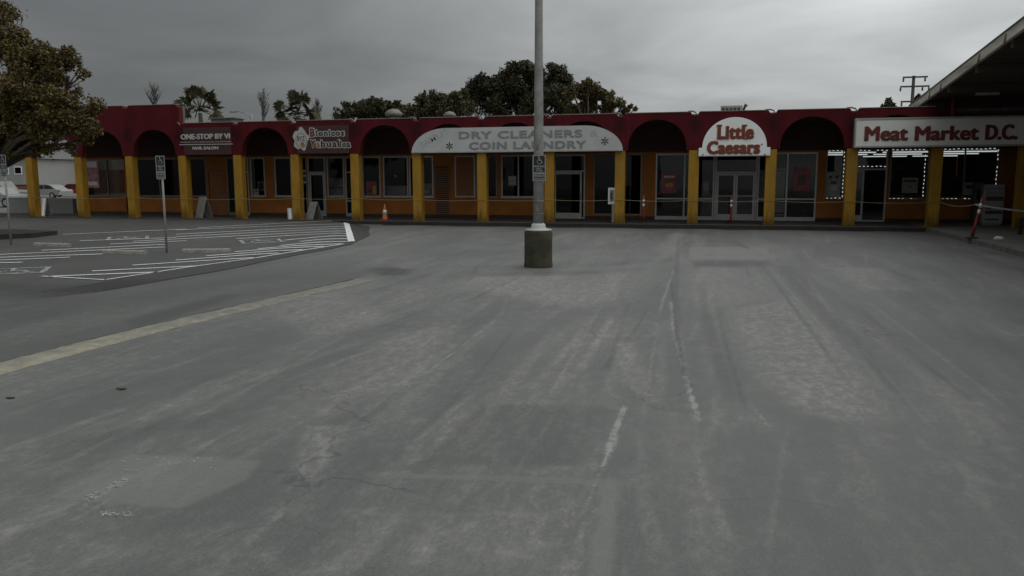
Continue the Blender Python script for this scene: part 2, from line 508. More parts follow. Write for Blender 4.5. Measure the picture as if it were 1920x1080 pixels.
class MB:
    """collects shapes given in world coordinates and links them as one mesh object"""
    def __init__(s):
        s.bm = bmesh.new()
        s.fl = None
    def fade(s, v, f):
        if s.fl is None:
            s.fl = s.bm.verts.layers.float.new('fade')
        v[s.fl] = f
    def fade_all(s, f=1.0):
        s.fl = s.fl or s.bm.verts.layers.float.new('fade')
        for v in s.bm.verts:
            v[s.fl] = f
        return s
    def box(s, x0, x1, y0, y1, z0, z1, bev=0.0, rz=0.0):
        t = bmesh.new()
        bmesh.ops.create_cube(t, size=1)
        for v in t.verts:
            v.co = Vector((v.co.x * (x1 - x0), v.co.y * (y1 - y0), v.co.z * (z1 - z0)))
        if bev:
            bmesh.ops.bevel(t, geom=list(t.edges), offset=bev, segments=2, affect='EDGES', profile=0.6)
        if rz:
            bmesh.ops.rotate(t, verts=t.verts, cent=(0, 0, 0), matrix=Matrix.Rotation(rz, 3, 'Z'))
        c = Vector(((x0 + x1) / 2, (y0 + y1) / 2, (z0 + z1) / 2))
        for v in t.verts:
            v.co += c
        s.merge(t)
        return s
    def merge(s, t):
        mp = {}
        for v in t.verts:
            mp[v] = s.bm.verts.new(v.co)
        for f in t.faces:
            try:
                nf = s.bm.faces.new([mp[v] for v in f.verts])
                nf.smooth = f.smooth
            except ValueError:
                pass
        t.free()
        return s
    def quad(s, *pts):
        s.bm.faces.new([s.bm.verts.new(p) for p in pts])
        return s
    def prism(s, pts, ext, smooth=False):
        """closed polygon pts (3D) extruded by the vector ext"""
        t = bmesh.new()
        ext = Vector(ext)
        a = [t.verts.new(p) for p in pts]
        b = [t.verts.new(Vector(p) + ext) for p in pts]
        n = len(pts)
        for tri in tessellate_polygon([[Vector(p) for p in pts]]):
            t.faces.new([a[i] for i in tri])
            t.faces.new([b[i] for i in reversed(tri)])
        for i in range(n):
            t.faces.new((a[i], b[i], b[(i + 1) % n], a[(i + 1) % n]))
        bmesh.ops.recalc_face_normals(t, faces=t.faces)
        return s.merge(t)
    def tube(s, path, rad, n=8, caps=True):
        path = [Vector(p) for p in path]
        if isinstance(rad, (int, float)):
            rad = [rad] * len(path)
        rings = []
        prev = None
        for i, p in enumerate(path):
            d = (path[min(i + 1, len(path) - 1)] - path[max(i - 1, 0)]).normalized()
            ref = Vector((0, 0, 1)) if abs(d.z) < 0.95 else Vector((1, 0, 0))
            a = d.cross(ref).normalized()
            if prev is not None:
                a = (prev - d * prev.dot(d)).normalized()
            prev = a
            b = d.cross(a)
            rings.append([s.bm.verts.new(p + (a * math.cos(2 * math.pi * k / n) + b * math.sin(2 * math.pi * k / n)) * rad[i]) for k in range(n)])
        for i in range(len(rings) - 1):
            for k in range(n):
                f = s.bm.faces.new((rings[i][k], rings[i][(k + 1) % n], rings[i + 1][(k + 1) % n], rings[i + 1][k]))
                f.smooth = True
        if caps:
            s.bm.faces.new(rings[0][::-1])
            s.bm.faces.new(rings[-1])
        return s
    def lathe(s, prof, c, n=24, jit=0.0, smooth=True):
        c = Vector(c)
        rnd = random.Random(7)
        rings = []
        for r, z in prof:
            rings.append([s.bm.verts.new(c + Vector((math.cos(2 * math.pi * k / n) * r * (1 + rnd.uniform(-jit, jit)), math.sin(2 * math.pi * k / n) * r * (1 + rnd.uniform(-jit, jit)), z))) for k in range(n)])
        for i in range(len(rings) - 1):
            for k in range(n):
                f = s.bm.faces.new((rings[i][k], rings[i][(k + 1) % n], rings[i + 1][(k + 1) % n], rings[i + 1][k]))
                f.smooth = smooth
        s.bm.faces.new(rings[0][::-1])
        s.bm.faces.new(rings[-1])
        return s
    def build(s, name, material, parent=None, origin=None, normals=True):
        o0 = ORG[parent] if parent is not None else Vector(origin or (0, 0, 0))
        for v in s.bm.verts:
            v.co -= o0
        if normals:
            bmesh.ops.recalc_face_normals(s.bm, faces=s.bm.faces)
        me = bpy.data.meshes.new(name)
        s.bm.to_mesh(me)
        s.bm.free()
        for m in (material if isinstance(material, (list, tuple)) else [material]):
            me.materials.append(m)
        o = bpy.data.objects.new(name, me)
        COL.objects.link(o)
        ORG[o] = o0
        if parent is not None:
            o.parent = parent
        else:
            o.location = o0
        return o

def copy_tree(o, loc, parent=None):
    c = o.copy()
    COL.objects.link(c)
    if parent is None:
        c.location = loc
        ORG[c] = Vector(loc)
    else:
        c.parent = parent
        ORG[c] = ORG[parent]
    for ch in list(o.children):
        copy_tree(ch, loc, c)
    return c

def text_bm(txt, w, h, depth=0.02, bold=0.0, shear=0.0, spacing=1.0):
    """lettering as a bmesh in the XZ plane, fitted to w x h, facing -Y, lower left corner at 0"""
    cu_ = bpy.data.curves.new('lettering', 'FONT')
    cu_.body = txt
    cu_.size = 1.0
    cu_.offset = bold
    cu_.shear = shear
    cu_.space_character = spacing
    cu_.extrude = 0.5
    cu_.resolution_u = 4
    ob = bpy.data.objects.new('lettering', cu_)
    me = bpy.data.meshes.new_from_object(ob)
    bpy.data.objects.remove(ob)
    bpy.data.curves.remove(cu_)
    t = bmesh.new()
    t.from_mesh(me)
    bpy.data.meshes.remove(me)
    xs = [v.co.x for v in t.verts]
    ys = [v.co.y for v in t.verts]
    x0, x1, y0, y1 = min(xs), max(xs), min(ys), max(ys)
    for v in t.verts:
        x = (v.co.x - x0) / (x1 - x0) * w
        z = (v.co.y - y0) / (y1 - y0) * h
        v.co = Vector((x, -v.co.z * depth, z))
    return t
def lettering(txt, x0, x1, z0, z1, y, m, parent, name='lettering', heavy=(0, 0), **kw):
    """heavy=(dx, dz): strokes thickened by shifted copies, each a little behind the one before"""
    b = MB()
    hx, hz = heavy
    sh = [(0, 0)] if not (hx or hz) else [(0, 0), (-1, 0), (1, 0), (0, -1), (0, 1), (-.8, -.8), (.8, .8), (-.8, .8), (.8, -.8), (-.5, 0), (.5, 0)]
    for k, (u, v) in enumerate(sh):
        t = text_bm(txt, x1 - x0 - 2 * hx, z1 - z0 - 2 * hz, **kw)
        for vv in t.verts:
            vv.co += Vector((x0 + hx + u * hx, y + .0012 * k, z0 + hz + v * hz))
        b.merge(t)
    return b.build(name, m, parent)

def stroke(b, pts, w, y, d):
    """a flat bar along pts (x, z) in a plane y = const, thickness d towards the viewer"""
    for (xa, za), (xb, zb) in zip(pts[:-1], pts[1:]):
        dx, dz = xb - xa, zb - za
        l = math.hypot(dx, dz) or 1e-6
        nx, nz_ = -dz / l * w / 2, dx / l * w / 2
        ex, ez = dx / l * w * 0.3, dz / l * w * 0.3
        b.prism([(xa - ex + nx, y, za - ez + nz_), (xb + ex + nx, y, zb + ez + nz_), (xb + ex - nx, y, zb + ez - nz_), (xa - ex - nx, y, za - ez - nz_)], (0, -d, 0))
def disc(b, cx, cz, r, y, d, n=20, rz=None):
    rz = rz or r
    b.prism([(cx + r * math.cos(2 * math.pi * k / n), y, cz + rz * math.sin(2 * math.pi * k / n)) for k in range(n)], (0, -d, 0))
def wheelchair(b, cx, cz, s, y, d=0.003):
    disc(b, cx - 0.10 * s, cz + 0.42 * s, 0.085 * s, y, d, 14)
    stroke(b, [(cx - 0.10 * s, cz + 0.30 * s), (cx - 0.06 * s, cz - 0.05 * s), (cx + 0.20 * s, cz - 0.05 * s), (cx + 0.30 * s, cz - 0.36 * s), (cx + 0.40 * s, cz - 0.33 * s)], 0.085 * s, y, d)
    stroke(b, [(cx - 0.09 * s, cz + 0.14 * s), (cx + 0.17 * s, cz + 0.12 * s)], 0.07 * s, y, d)
    arc = [(cx - 0.04 * s + 0.29 * s * math.cos(a), cz - 0.20 * s + 0.29 * s * math.sin(a)) for a in [R(v) for v in range(125, 346, 20)]]
    stroke(b, arc, 0.075 * s, y, d)

# ------------------------------------------------------------------ main dimensions
D = 32.6            # front face of the arcade columns
W = 35.95           # shop front wall
ST, X00 = 2.9, -32.87
KZ = 0.146          # walkway level
SPR = 3.055         # top of columns, spring of arches
PTOP = 4.51
CZ = 4.34
def cx(k): return X00 + ST * k
def WX(px): return wp(px, 350, W).x

# ------------------------------------------------------------------ ground
def smv(t):
    t = np.clip(t, 0, 1)
    return t * t * (3 - 2 * t)
def G(px, py):
    p = gp(px, py)
    return (p.x, p.y)
gx = np.concatenate([[-900, -300, -120, -60, -40, -25, -18, -14, -11.5], np.arange(-10, 8.001, .03), [8.5, 9.5, 12, 16, 25, 45, 100, 300, 900]])
ys_ = [-60, -20, -5, 0, 1.5, 2.3]
y_ = 2.8
while y_ < 30.5:
    ys_.append(y_)
    y_ += min(.09, max(.018, .006 * y_))
gy = np.array(ys_ + [31, 32, 34, 40, 50, 70, 100, 160, 300, 600, 1500])
NX, NY = len(gx), len(gy)
GX, GY = np.meshgrid(gx, gy)
FLD = {k: np.zeros((NY, NX)) for k in ('pale', 'dark', 'paint', 'fill', 'side')}
def window_of(pts, m):
    xs, ys2 = [p[0] for p in pts], [p[1] for p in pts]
    i0, i1 = np.searchsorted(gx, min(xs) - m), np.searchsorted(gx, max(xs) + m)
    j0, j1 = np.searchsorted(gy, min(ys2) - m), np.searchsorted(gy, max(ys2) + m)
    return slice(j0, j1), slice(i0, i1)
def seg_dist(X, Y, pts):
    """distance to a polyline and how far along it (0..1)"""
    best = np.full(X.shape, 1e9)
    par = np.zeros(X.shape)
    ln = [math.hypot(q[0] - p[0], q[1] - p[1]) for p, q in zip(pts[:-1], pts[1:])]
    tot, acc = sum(ln), 0
    for p, q, l in zip(pts[:-1], pts[1:], ln):
        t = np.clip(((X - p[0]) * (q[0] - p[0]) + (Y - p[1]) * (q[1] - p[1])) / max(l * l, 1e-9), 0, 1)
        d = np.hypot(X - p[0] - t * (q[0] - p[0]), Y - p[1] - t * (q[1] - p[1]))
        m = d < best
        best = np.where(m, d, best)
        par = np.where(m, (acc + t * l) / tot, par)
        acc += l
    return best, par
def worn_stroke(field, pts, w, strength=1.0, soft=.6, ends=.15, seed=0):
    rs = np.random.RandomState(seed)
    sj, si = window_of(pts, w * 1.3 + .02)
    X, Y = GX[sj, si], GY[sj, si]
    if X.size == 0:
        return
    d, t = seg_dist(X, Y, pts)
    kn = rs.uniform(.65, 1.2, 6)
    ww = w / 2 * np.interp(t, np.linspace(0, 1, 6), kn)
    f = smv((ww * (1 + soft) - d) / np.maximum(ww * soft * 1.6, .012))
    if ends:
        f *= smv(np.minimum(t, 1 - t) / ends + .02)
    f *= np.interp(t, np.linspace(0, 1, 9), rs.uniform(.55, 1.0, 9)) * strength
    FLD[field][sj, si] = np.maximum(FLD[field][sj, si], f)
def worn_area(field, pts, strength=1.0, edge=.5, seed=0):
    sj, si = window_of(pts, .05)
    X, Y = GX[sj, si], GY[sj, si]
    ins = np.zeros(X.shape, bool)
    n = len(pts)
    for i in range(n):
        (xa, ya), (xb, yb) = pts[i], pts[(i + 1) % n]
        c = ((ya > Y) != (yb > Y)) & (X < (xb - xa) * (Y - ya) / ((yb - ya) or 1e-9) + xa)
        ins ^= c
    d, _ = seg_dist(X, Y, list(pts) + [pts[0]])
    f = np.where(ins, smv(d / edge), 0) * strength
    FLD[field][sj, si] = np.maximum(FLD[field][sj, si], f)
def px(*pts):
    return [G(*p) for p in pts]
# darker tone for the paving beyond the berm
bx_ = -7.42 + np.where(GY > 8, .45 * (GY - 8) / 6, 0) - np.where(GY > 14, .9 * (GY - 14) / 6, 0)
FLD['side'] = smv((bx_ - GX) / .25 + .5) * np.where(GY > 15, smv((21 - GY) / 7), 1)
# scuffed pale areas
worn_area('pale', px((1335, 580), (1500, 548), (1600, 640), (1740, 790), (1640, 815), (1450, 775), (1365, 690)), 1.0, .45)
worn_area('pale', px((1640, 640), (1760, 640), (1900, 760), (1900, 830), (1760, 800)), .45, .7)
worn_area('pale', px((1545, 500), (1660, 500), (1735, 548), (1600, 545)), .95, .35)
worn_area('pale', px((1270, 500), (1440, 502), (1500, 560), (1330, 590), (1260, 560)), .6, .5)
worn_area('pale', px((850, 512), (1210, 505), (1245, 560), (1100, 590), (830, 545)), .75, .8)
worn_area('pale', px((1130, 640), (1200, 640), (1260, 760), (1200, 760)), .8, .2)
worn_area('pale', px((1190, 760), (1320, 770), (1420, 1000), (1500, 1090), (1200, 1090)), .22, .3)
worn_area('pale', px((420, 560), (660, 540), (780, 600), (560, 650)), .6, .6)
worn_area('pale', px((700, 620), (900, 600), (860, 700), (640, 780), (520, 790)), .55, .5)
worn_area('pale', px((560, 795), (665, 792), (640, 860), (590, 905), (525, 890)), .85, .15)
worn_area('pale', px((100, 1000), (500, 960), (620, 1090), (60, 1100)), .3, .3)
worn_area('pale', px((760, 960), (1060, 950), (1060, 1090), (700, 1090)), .35, .2)
worn_area('fill', px((1290, 463), (1443, 463), (1447, 487), (1286, 486)), 1.0, .12)
worn_area('fill', px((240, 848), (500, 862), (470, 900), (340, 958), (80, 935)), .75, .06)
worn_area('fill', px((1020, 505), (1230, 490), (1230, 500), (1020, 520)), .4, .3)
# pale L shaped trench repair
worn_stroke('fill', px((700, 890), (950, 897), (1185, 906)), .11, .75, .3, .05, 51)
worn_stroke('fill', px((1146, 912), (1132, 1000), (1118, 1130)), .13, .95, .3, .0, 52)
worn_stroke('fill', px((600, 962), (820, 966), (1080, 960)), .05, .5, .5, .2, 53)
worn_stroke('fill', px((895, 748), (1168, 756)), .03, .6, .6, .1, 54)
# damp and oil darkened areas
worn_area('dark', px((680, 504), (740, 498), (790, 505), (775, 518), (695, 519)), 1.3, .4)
worn_area('dark', px((-60, 545), (120, 540), (240, 560), (150, 600), (-60, 640)), .55, .8)
worn_area('dark', px((215, 600), (430, 548), (470, 552), (330, 600), (240, 625)), .8, .25)
worn_area('dark', px((870, 512), (1130, 505), (1150, 516), (880, 522)), .55, .3)
worn_area('dark', px((0, 830), (330, 770), (560, 720), (500, 800), (250, 840), (60, 900)), .5, .5)
worn_area('dark', px((1290, 489), (1445, 489), (1445, 501), (1290, 501)), .8, .25)
worn_area('dark', px((1440, 497), (1490, 497), (1640, 640), (1730, 760), (1680, 760), (1560, 640)), .65, .3)
worn_area('dark', px((895, 752), (1160, 760), (1100, 880), (750, 880)), .4, .15)
worn_stroke('dark', px((1490, 505), (1600, 590), (1760, 700)), .30, .5, .8, .2, 61)
worn_stroke('dark', px((1640, 520), (1760, 600), (1920, 690)), .35, .5, .8, .2, 62)
worn_stroke('dark', px((1310, 520), (1335, 640), (1385, 790)), .16, .45, .8, .2, 63)
worn_stroke('dark', px((1272, 440), (1266, 560), (1290, 690)), .10, .6, .8, .2, 64)
for (jx, jy, jw) in ((830, 487, 18), (735, 487, 14), (1330, 478, 10), (1380, 477, 14), (1425, 479, 10), (1700, 480, 16), (1560, 455, 20), (1100, 470, 14), (880, 470, 20), (600, 560, 30), (1180, 495, 14)):
    worn_stroke('dark', px((jx - jw, jy), (jx + jw, jy + .6)), .12, 1.0, .9, .3, jx)
# old paint lines
worn_stroke('paint', px((1128, 880), (1150, 822), (1172, 757)), .062, 1.0, .3, .06, 71)
worn_stroke('paint', px((1283, 700), (1296, 742), (1313, 795)), .062, .95, .3, .08, 72)
worn_stroke('paint', px((800, 700), (870, 645), (940, 592)), .026, .85, .4, .1, 73)
worn_stroke('paint', px((740, 742), (800, 700)), .024, .55, .5, .1, 74)
worn_stroke('paint', px((1264, 500), (1250, 545), (1232, 595)), .055, .62, .5, .1, 75)
worn_stroke('paint', px((1258, 560), (1262, 620), (1283, 700)), .065, .66, .5, .1, 76)
worn_stroke('paint', px((820, 812), (890, 745)), .028, .6, .5, .1, 77)
worn_stroke('paint', px((1390, 735), (1455, 815)), .028, .55, .5, .1, 78)
worn_stroke('paint', px((1100, 945), (1128, 882)), .045, .55, .5, .1, 79)
worn_stroke('paint', px((1470, 500), (1530, 560)), .05, .5, .5, .1, 80)
worn_stroke('paint', px((1290, 500), (1440, 502)), .06, .5, .5, .1, 81)
worn_stroke('paint', px((150, 955), (240, 895)), .05, .62, .5, .1, 82)
worn_stroke('paint', px((185, 963), (255, 966)), .03, .8, .5, .1, 83)
worn_stroke('paint', px((220, 884), (300, 872), (410, 856)), .04, .5, .6, .1, 84)
# long pale tyre tracks that run towards the shops
for i, (pts, w, st_) in enumerate([([(1115, 585), (1075, 645), (1000, 720)], .10, .9), ([(1150, 590), (1120, 640), (1080, 710)], .10, .9), ([(1180, 640), (1170, 680), (1205, 750)], .09, .8), ([(1240, 640), (1240, 760)], .09, .7), ([(1500, 500), (1620, 680), (1740, 830)], .07, .9),
                              ([(1560, 560), (1700, 680), (1900, 830)], .14, .7), ([(1268, 432), (1250, 490)], .35, .7), ([(1300, 800), (1315, 900), (1400, 1070)], .07, .8), ([(1200, 800), (1210, 960), (1260, 1080)], .10, .6), ([(1300, 430), (1330, 560), (1400, 740)], .12, .5),
                              ([(940, 590), (800, 720), (560, 900)], .12, .5), ([(1050, 600), (960, 720), (820, 900)], .12, .45), ([(1750, 700), (1900, 800)], .10, .6)]):
    worn_stroke('pale', px(*pts), w, st_, .8, .2, 100 + i)
for i, (pts, w, st_) in enumerate([([(1440, 500), (1530, 600), (1700, 790)], .035, 1.0), ([(1520, 560), (1660, 700), (1800, 860)], .03, .8), ([(1275, 600), (1290, 740), (1330, 900)], .03, .9), ([(1235, 600), (1215, 720), (1200, 820)], .035, .7), ([(1135, 560), (1090, 640), (1020, 760)], .03, .9),
                              ([(1620, 560), (1780, 680), (1920, 790)], .04, .8), ([(1050, 760), (960, 900), (900, 1060)], .03, .6), ([(420, 700), (250, 800), (60, 900)], .04, .5), ([(660, 620), (520, 700), (300, 820)], .04, .6)]):
    worn_stroke('pale', px(*pts), w, st_, .5, .2, 200 + i)
for i, (pts, w, st_) in enumerate([([(1255, 500), (1270, 640), (1310, 820)], .05, .9), ([(1180, 560), (1150, 660), (1110, 760)], .06, .6), ([(1425, 490), (1520, 620), (1650, 800)], .06, .8), ([(1590, 560), (1730, 680), (1900, 810)], .07, .7), ([(1340, 560), (1370, 680), (1430, 860)], .05, .6), ([(980, 600), (880, 720), (700, 900)], .06, .5)]):
    worn_stroke('dark', px(*pts), w, st_, .6, .25, 230 + i)
rnd = random.Random(77)
for i in range(190):
    x, y = rnd.uniform(-6.4, 7.2), rnd.uniform(2.6, 26)
    L_ = rnd.uniform(.8, 5)
    a_ = rnd.gauss(0, .08) + (.16 if x > 1.5 else 0) * rnd.random()
    bend = rnd.gauss(0, .05)
    pts = [(x + math.sin(a_ + bend * t) * L_ * t, y + L_ * t) for t in (0, .33, .66, 1)]
    worn_stroke('dark' if rnd.random() < .2 else 'pale', pts, rnd.choice((.025, .04, .06, .10, .18)), rnd.uniform(.25, .75), .9, .3, 300 + i)
me = bpy.data.meshes.new('asphalt_ground')
co = np.stack([GX, GY, np.zeros_like(GX)], -1).reshape(-1, 3)
me.vertices.add(NX * NY)
me.vertices.foreach_set('co', co.ravel())
ii = (np.arange(NY - 1)[:, None] * NX + np.arange(NX - 1)[None]).ravel()
qd = np.stack([ii, ii + 1, ii + NX + 1, ii + NX], 1).astype(np.int32)
me.loops.add(qd.size)
me.loops.foreach_set('vertex_index', qd.ravel())
me.polygons.add(len(qd))
me.polygons.foreach_set('loop_start', np.arange(0, qd.size, 4, dtype=np.int32))
me.polygons.foreach_set('loop_total', np.full(len(qd), 4, dtype=np.int32))
me.update()
for k, f in FLD.items():
    at_ = me.attributes.new(k, 'FLOAT', 'POINT')
    at_.data.foreach_set('value', f.ravel().astype(np.float32))
me.materials.append(M['asphalt'])
gro = bpy.data.objects.new('asphalt_ground', me)
COL.objects.link(gro)
setp(gro, kind='structure')

# raised accessible parking area beside the arcade: asphalt ramped up towards the walkway
EDGE = [(8.0, -11.6), (10.1, -11.05), (12.0, -10.65), (15.1, -10.55), (17.3, -10.6), (22.4, -10.75), (26.4, -12.0), (30.7, -14.0), (32.2, -15.2)]
def edge_x(y):
    for (ya, xa), (yb, xb) in zip(EDGE[:-1], EDGE[1:]):
        if ya <= y <= yb:
            return xa + (xb - xa) * (y - ya) / (yb - ya)
    return EDGE[0][1] if y < EDGE[0][0] else EDGE[-1][1]
def sm(t):
    t = max(0.0, min(1.0, t))
    return t * t * (3 - 2 * t)
def pad_h(x, y):
    return 0.0085 + 0.125 * sm((y - 15.0) / 14.0) * sm((edge_x(y) - 0.1 - x) / 1.2)
def pad_pt(px, py, lift=0.0):
    z = 0.0
    for _ in range(12):
        p = gp(px, py, z)
        z = pad_h(p.x, p.y)
    return Vector((p.x, p.y, z + lift))
def pad_grid(mb, xfun0, xfun1, y0, y1, nx, ny, lift):
    rows = []
    mb.fl = mb.bm.verts.layers.float.new('fade')
    for j in range(ny + 1):
        y = y0 + (y1 - y0) * j / ny
        xa, xb = xfun0(y), xfun1(y)
        rows.append([mb.bm.verts.new((xa + (xb - xa) * i / nx, y, pad_h(xa + (xb - xa) * i / nx, y) + lift)) for i in range(nx + 1)])
    for j in range(ny):
        for i in range(nx):
            f = mb.bm.faces.new((rows[j][i], rows[j][i + 1], rows[j + 1][i + 1], rows[j + 1][i]))
            f.smooth = True
    for v in mb.bm.verts:
        v[mb.fl] = sm((v.co.y - y0) / 3.0)
b = MB()
pad_grid(b, lambda y: -60.0 + (y - 8) * 0, lambda y: edge_x(y) - 0.02 - max(0, 12.6 - y) * 0.1, 10.2, 32.05, 170, 110, 0.0)
setp(b.build('accessible_parking', M['pad']), kind='structure')
b = MB()
pad_grid(b, lambda y: edge_x(y) - 1.05 + 0.06 * math.sin(y * 2.1), lambda y: edge_x(y) + 0.10 * math.sin(y * 1.3) * 0.5, 11.2, 32.05, 8, 110, 0.004)
setp(b.build('asphalt_ramp_edge', M['seal']), kind='structure')

# walkway slab under the arcade and along the wing, dark kerb face
KY = D - 0.33
b = MB()
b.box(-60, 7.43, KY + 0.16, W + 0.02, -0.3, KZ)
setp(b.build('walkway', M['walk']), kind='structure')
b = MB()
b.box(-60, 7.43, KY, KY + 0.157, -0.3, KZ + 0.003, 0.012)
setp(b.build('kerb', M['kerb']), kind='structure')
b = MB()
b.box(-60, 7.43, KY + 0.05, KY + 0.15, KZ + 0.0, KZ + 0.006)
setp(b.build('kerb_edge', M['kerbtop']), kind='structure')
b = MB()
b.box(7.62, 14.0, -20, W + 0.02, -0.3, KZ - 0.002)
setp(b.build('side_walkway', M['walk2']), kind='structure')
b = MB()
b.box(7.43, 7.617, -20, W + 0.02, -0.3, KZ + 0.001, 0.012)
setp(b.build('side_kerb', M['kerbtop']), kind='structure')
# damp grime in the gutter
b = MB()
n = 60
for i in range(n):
    xa, xb = -14.0 + 21.4 * i / n, -14.0 + 21.4 * (i + 1) / n
    wa, wb = 0.55 + 0.18 * math.sin(xa * 1.7) + 0.1 * math.sin(xa * 4.1), 0.55 + 0.18 * math.sin(xb * 1.7) + 0.1 * math.sin(xb * 4.1)
    b.quad((xa, KY - wa, 0.004), (xb, KY - wb, 0.004), (xb, KY + 0.02, 0.004), (xa, KY + 0.02, 0.004))
b.fade_all(0)
for v in b.bm.verts:
    v[b.fl] = 1.0 if v.co.y > KY else 0.15
setp(b.build('gutter_stain', M['gutter']), kind='structure')

# ------------------------------------------------------------------ painted markings and asphalt patches
def ribbon(mb, pts, w, lift=0.004, pad=False, jit=0.0, seed=1, soft=False, softend=0.0, b_fl=None):
    """a strip of width w along ground points (world xy)"""
    rnd = random.Random(seed)
    fine = []
    for (a, c) in zip(pts[:-1], pts[1:]):
        a, c = Vector((a[0], a[1])), Vector((c[0], c[1]))
        m = max(2, int((c - a).length / 0.35))
        for i in range(m):
            fine.append(a + (c - a) * i / m)
    fine.append(Vector((pts[-1][0], pts[-1][1])))
    if b_fl is None:
        mb.fl = mb.fl or mb.bm.verts.layers.float.new('fade')
    rows = []
    N_ = len(fine)
    for i, p in enumerate(fine):
        d = (fine[min(i + 1, N_ - 1)] - fine[max(i - 1, 0)]).normalized()
        nn = Vector((-d.y, d.x))
        wl, wr = w / 2 * (1 + rnd.uniform(-jit, jit)), w / 2 * (1 + rnd.uniform(-jit, jit))
        row = []
        endf = 1.0 if not softend else min(1.0, min(i, N_ - 1 - i) / (N_ * softend))
        offs = (wl, -wr) if not soft else (wl * 1.5, wl * .4, -wr * .4, -wr * 1.5)
        for j, u in enumerate(offs):
            q = p + nn * u
            z = pad_h(q.x, q.y) + 0.012 if pad else lift
            v = mb.bm.verts.new((q.x, q.y, z))
            v[mb.fl] = (0.0 if soft and j in (0, 3) else 1.0) * endf
            row.append(v)
        rows.append(row)
    for i in range(N_ - 1):
        for j in range(len(rows[0]) - 1):
            mb.bm.faces.new((rows[i][j], rows[i + 1][j], rows[i + 1][j + 1], rows[i][j + 1]))

HATCH = [((371, 427.6), (646, 416)), ((330, 431.6), (647, 420.5)), ((330, 439.8), (649, 425.5)), ((330, 444.4), (651, 429.6)), ((250, 453), (652, 434.3)),
         ((444, 448), (653, 438.7)), ((533, 451), (655, 443)), ((563, 453.4), (656, 448)), ((525, 461), (656, 453)), ((484, 467), (645, 457.5)), ((440, 472.7), (608, 462.5)),
         ((387, 480.4), (568, 468.6)), ((330, 488.5), (523, 475)), ((248, 498), (476, 483.8)), ((173, 508.8), (370, 499.3)), ((93, 519), (299, 510.6)),
         ((-40, 479.5), (310, 463.7)), ((-40, 484.5), (193, 476.9)), ((-40, 490), (131, 482.9)), ((-40, 494), (42, 492.4)), ((78, 470), (310, 458.8)), ((206, 458), (350, 452)),
         ((150, 452), (330, 446)), ((118, 440), (350, 430))]
b = MB()
for i, (a, c) in enumerate(HATCH):
    p, q = pad_pt(*a), pad_pt(*c)
    ribbon(b, [(p.x, p.y), (q.x, q.y)], 0.15, pad=True, jit=0.15, seed=i)
for a, c in [((78, 518.4), (197, 525.4)), ((197, 525.4), (350, 502)), ((350, 502), (480, 484)), ((480, 484), (640, 458.5))]:
    p, q = pad_pt(*a), pad_pt(*c)
    ribbon(b, [(p.x, p.y), (q.x, q.y)], 0.09, pad=True, jit=0.15, seed=3)
setp(b.build('access_hatching', M['paint']), kind='structure')
b = MB()
p, q = pad_pt(648.5, 416), pad_pt(659, 453)
ribbon(b, [(p.x, p.y), (q.x, q.y)], 0.22, pad=True, jit=0.05)
setp(b.build('stop_line', M['paintb']), kind='structure')
# accessible emblems painted on the bays
def painted_square(px, py, ang, s):
    b = MB()
    p = pad_pt(px, py)
    cs, sn = math.cos(ang), math.sin(ang)
    def T(u, v, l):
        x, y = p.x + u * cs - v * sn, p.y + u * sn + v * cs
        return (x, y, pad_h(x, y) + l)
    m = 6
    for u0, u1, v0, v1 in [(-s, s, -s, -s * .82), (-s, s, s * .82, s), (-s, -s * .82, -s * .82, s * .82), (s * .82, s, -s * .82, s * .82)]:
        b.quad(T(u0, v0, .0105), T(u1, v0, .0105), T(u1, v1, .0105), T(u0, v1, .0105))
    t = MB()
    wheelchair(t, 0, 0, s * 1.5, 0, 0.001)
    for v in t.bm.verts:
        v.co = Vector(T(v.co.x, v.co.z, 0.0112 - v.co.y))
    b.merge(t.bm)
    b.fade_all(1)
    setp(b.build('accessible_symbol', M['symb']), kind='structure')
painted_square(30, 508.5, R(38), 0.62)
painted_square(490, 452.5, R(38), 0.62)
painted_square(240, 446.5, R(38), 0.62)

# yellow painted berm: a low rounded strip
b = MB()
BER = [(-7.25, 2.0), (-7.33, 5.0), (-7.36, 6.6), (-7.36, 8.0), (-7.27, 9.5), (-7.08, 11.4), (-6.92, 13.0), (-6.75, 14.6)]
prof = [(-0.21, 0.0), (-0.19, 0.018), (-0.08, 0.030), (0.08, 0.030), (0.19, 0.018), (0.21, 0.0)]
fine = []
for (xa, ya), (xb, yb) in zip(BER[:-1], BER[1:]):
    for i in range(12):
        fine.append((xa + (xb - xa) * i / 12, ya + (yb - ya) * i / 12))
fine.append(BER[-1])
rows = []
rnd = random.Random(5)
for (x, y) in fine:
    taper = 1.0 if y < 10 else max(0.25, 1 - (y - 10) / 7)
    rows.append([b.bm.verts.new((x + u * 1.08 * (1 + rnd.uniform(-.07, .07)), y, 0.003 + z * taper * (1 + rnd.uniform(-.2, .2)))) for u, z in prof])
for i in range(len(rows) - 1):
    for k in range(len(prof) - 1):
        f = b.bm.faces.new((rows[i][k], rows[i][k + 1], rows[i + 1][k + 1], rows[i + 1][k]))
        f.smooth = True
b.fade_all(1)
for v in b.bm.verts:
    v[b.fl] = 0.76 - 0.22 * sm((v.co.y - 6.5) / 5.0)
setp(b.build('yellow_berm', M['yline']), kind='structure')
b = MB()
ribbon(b, [(x - 0.25, y) for x, y in BER], 0.09, 0.0045, jit=0.6, seed=2, soft=True)  # dark soft-edged strip along one side of the berm
setp(b.build('berm_dark_edge', M['darkp']), kind='structure')

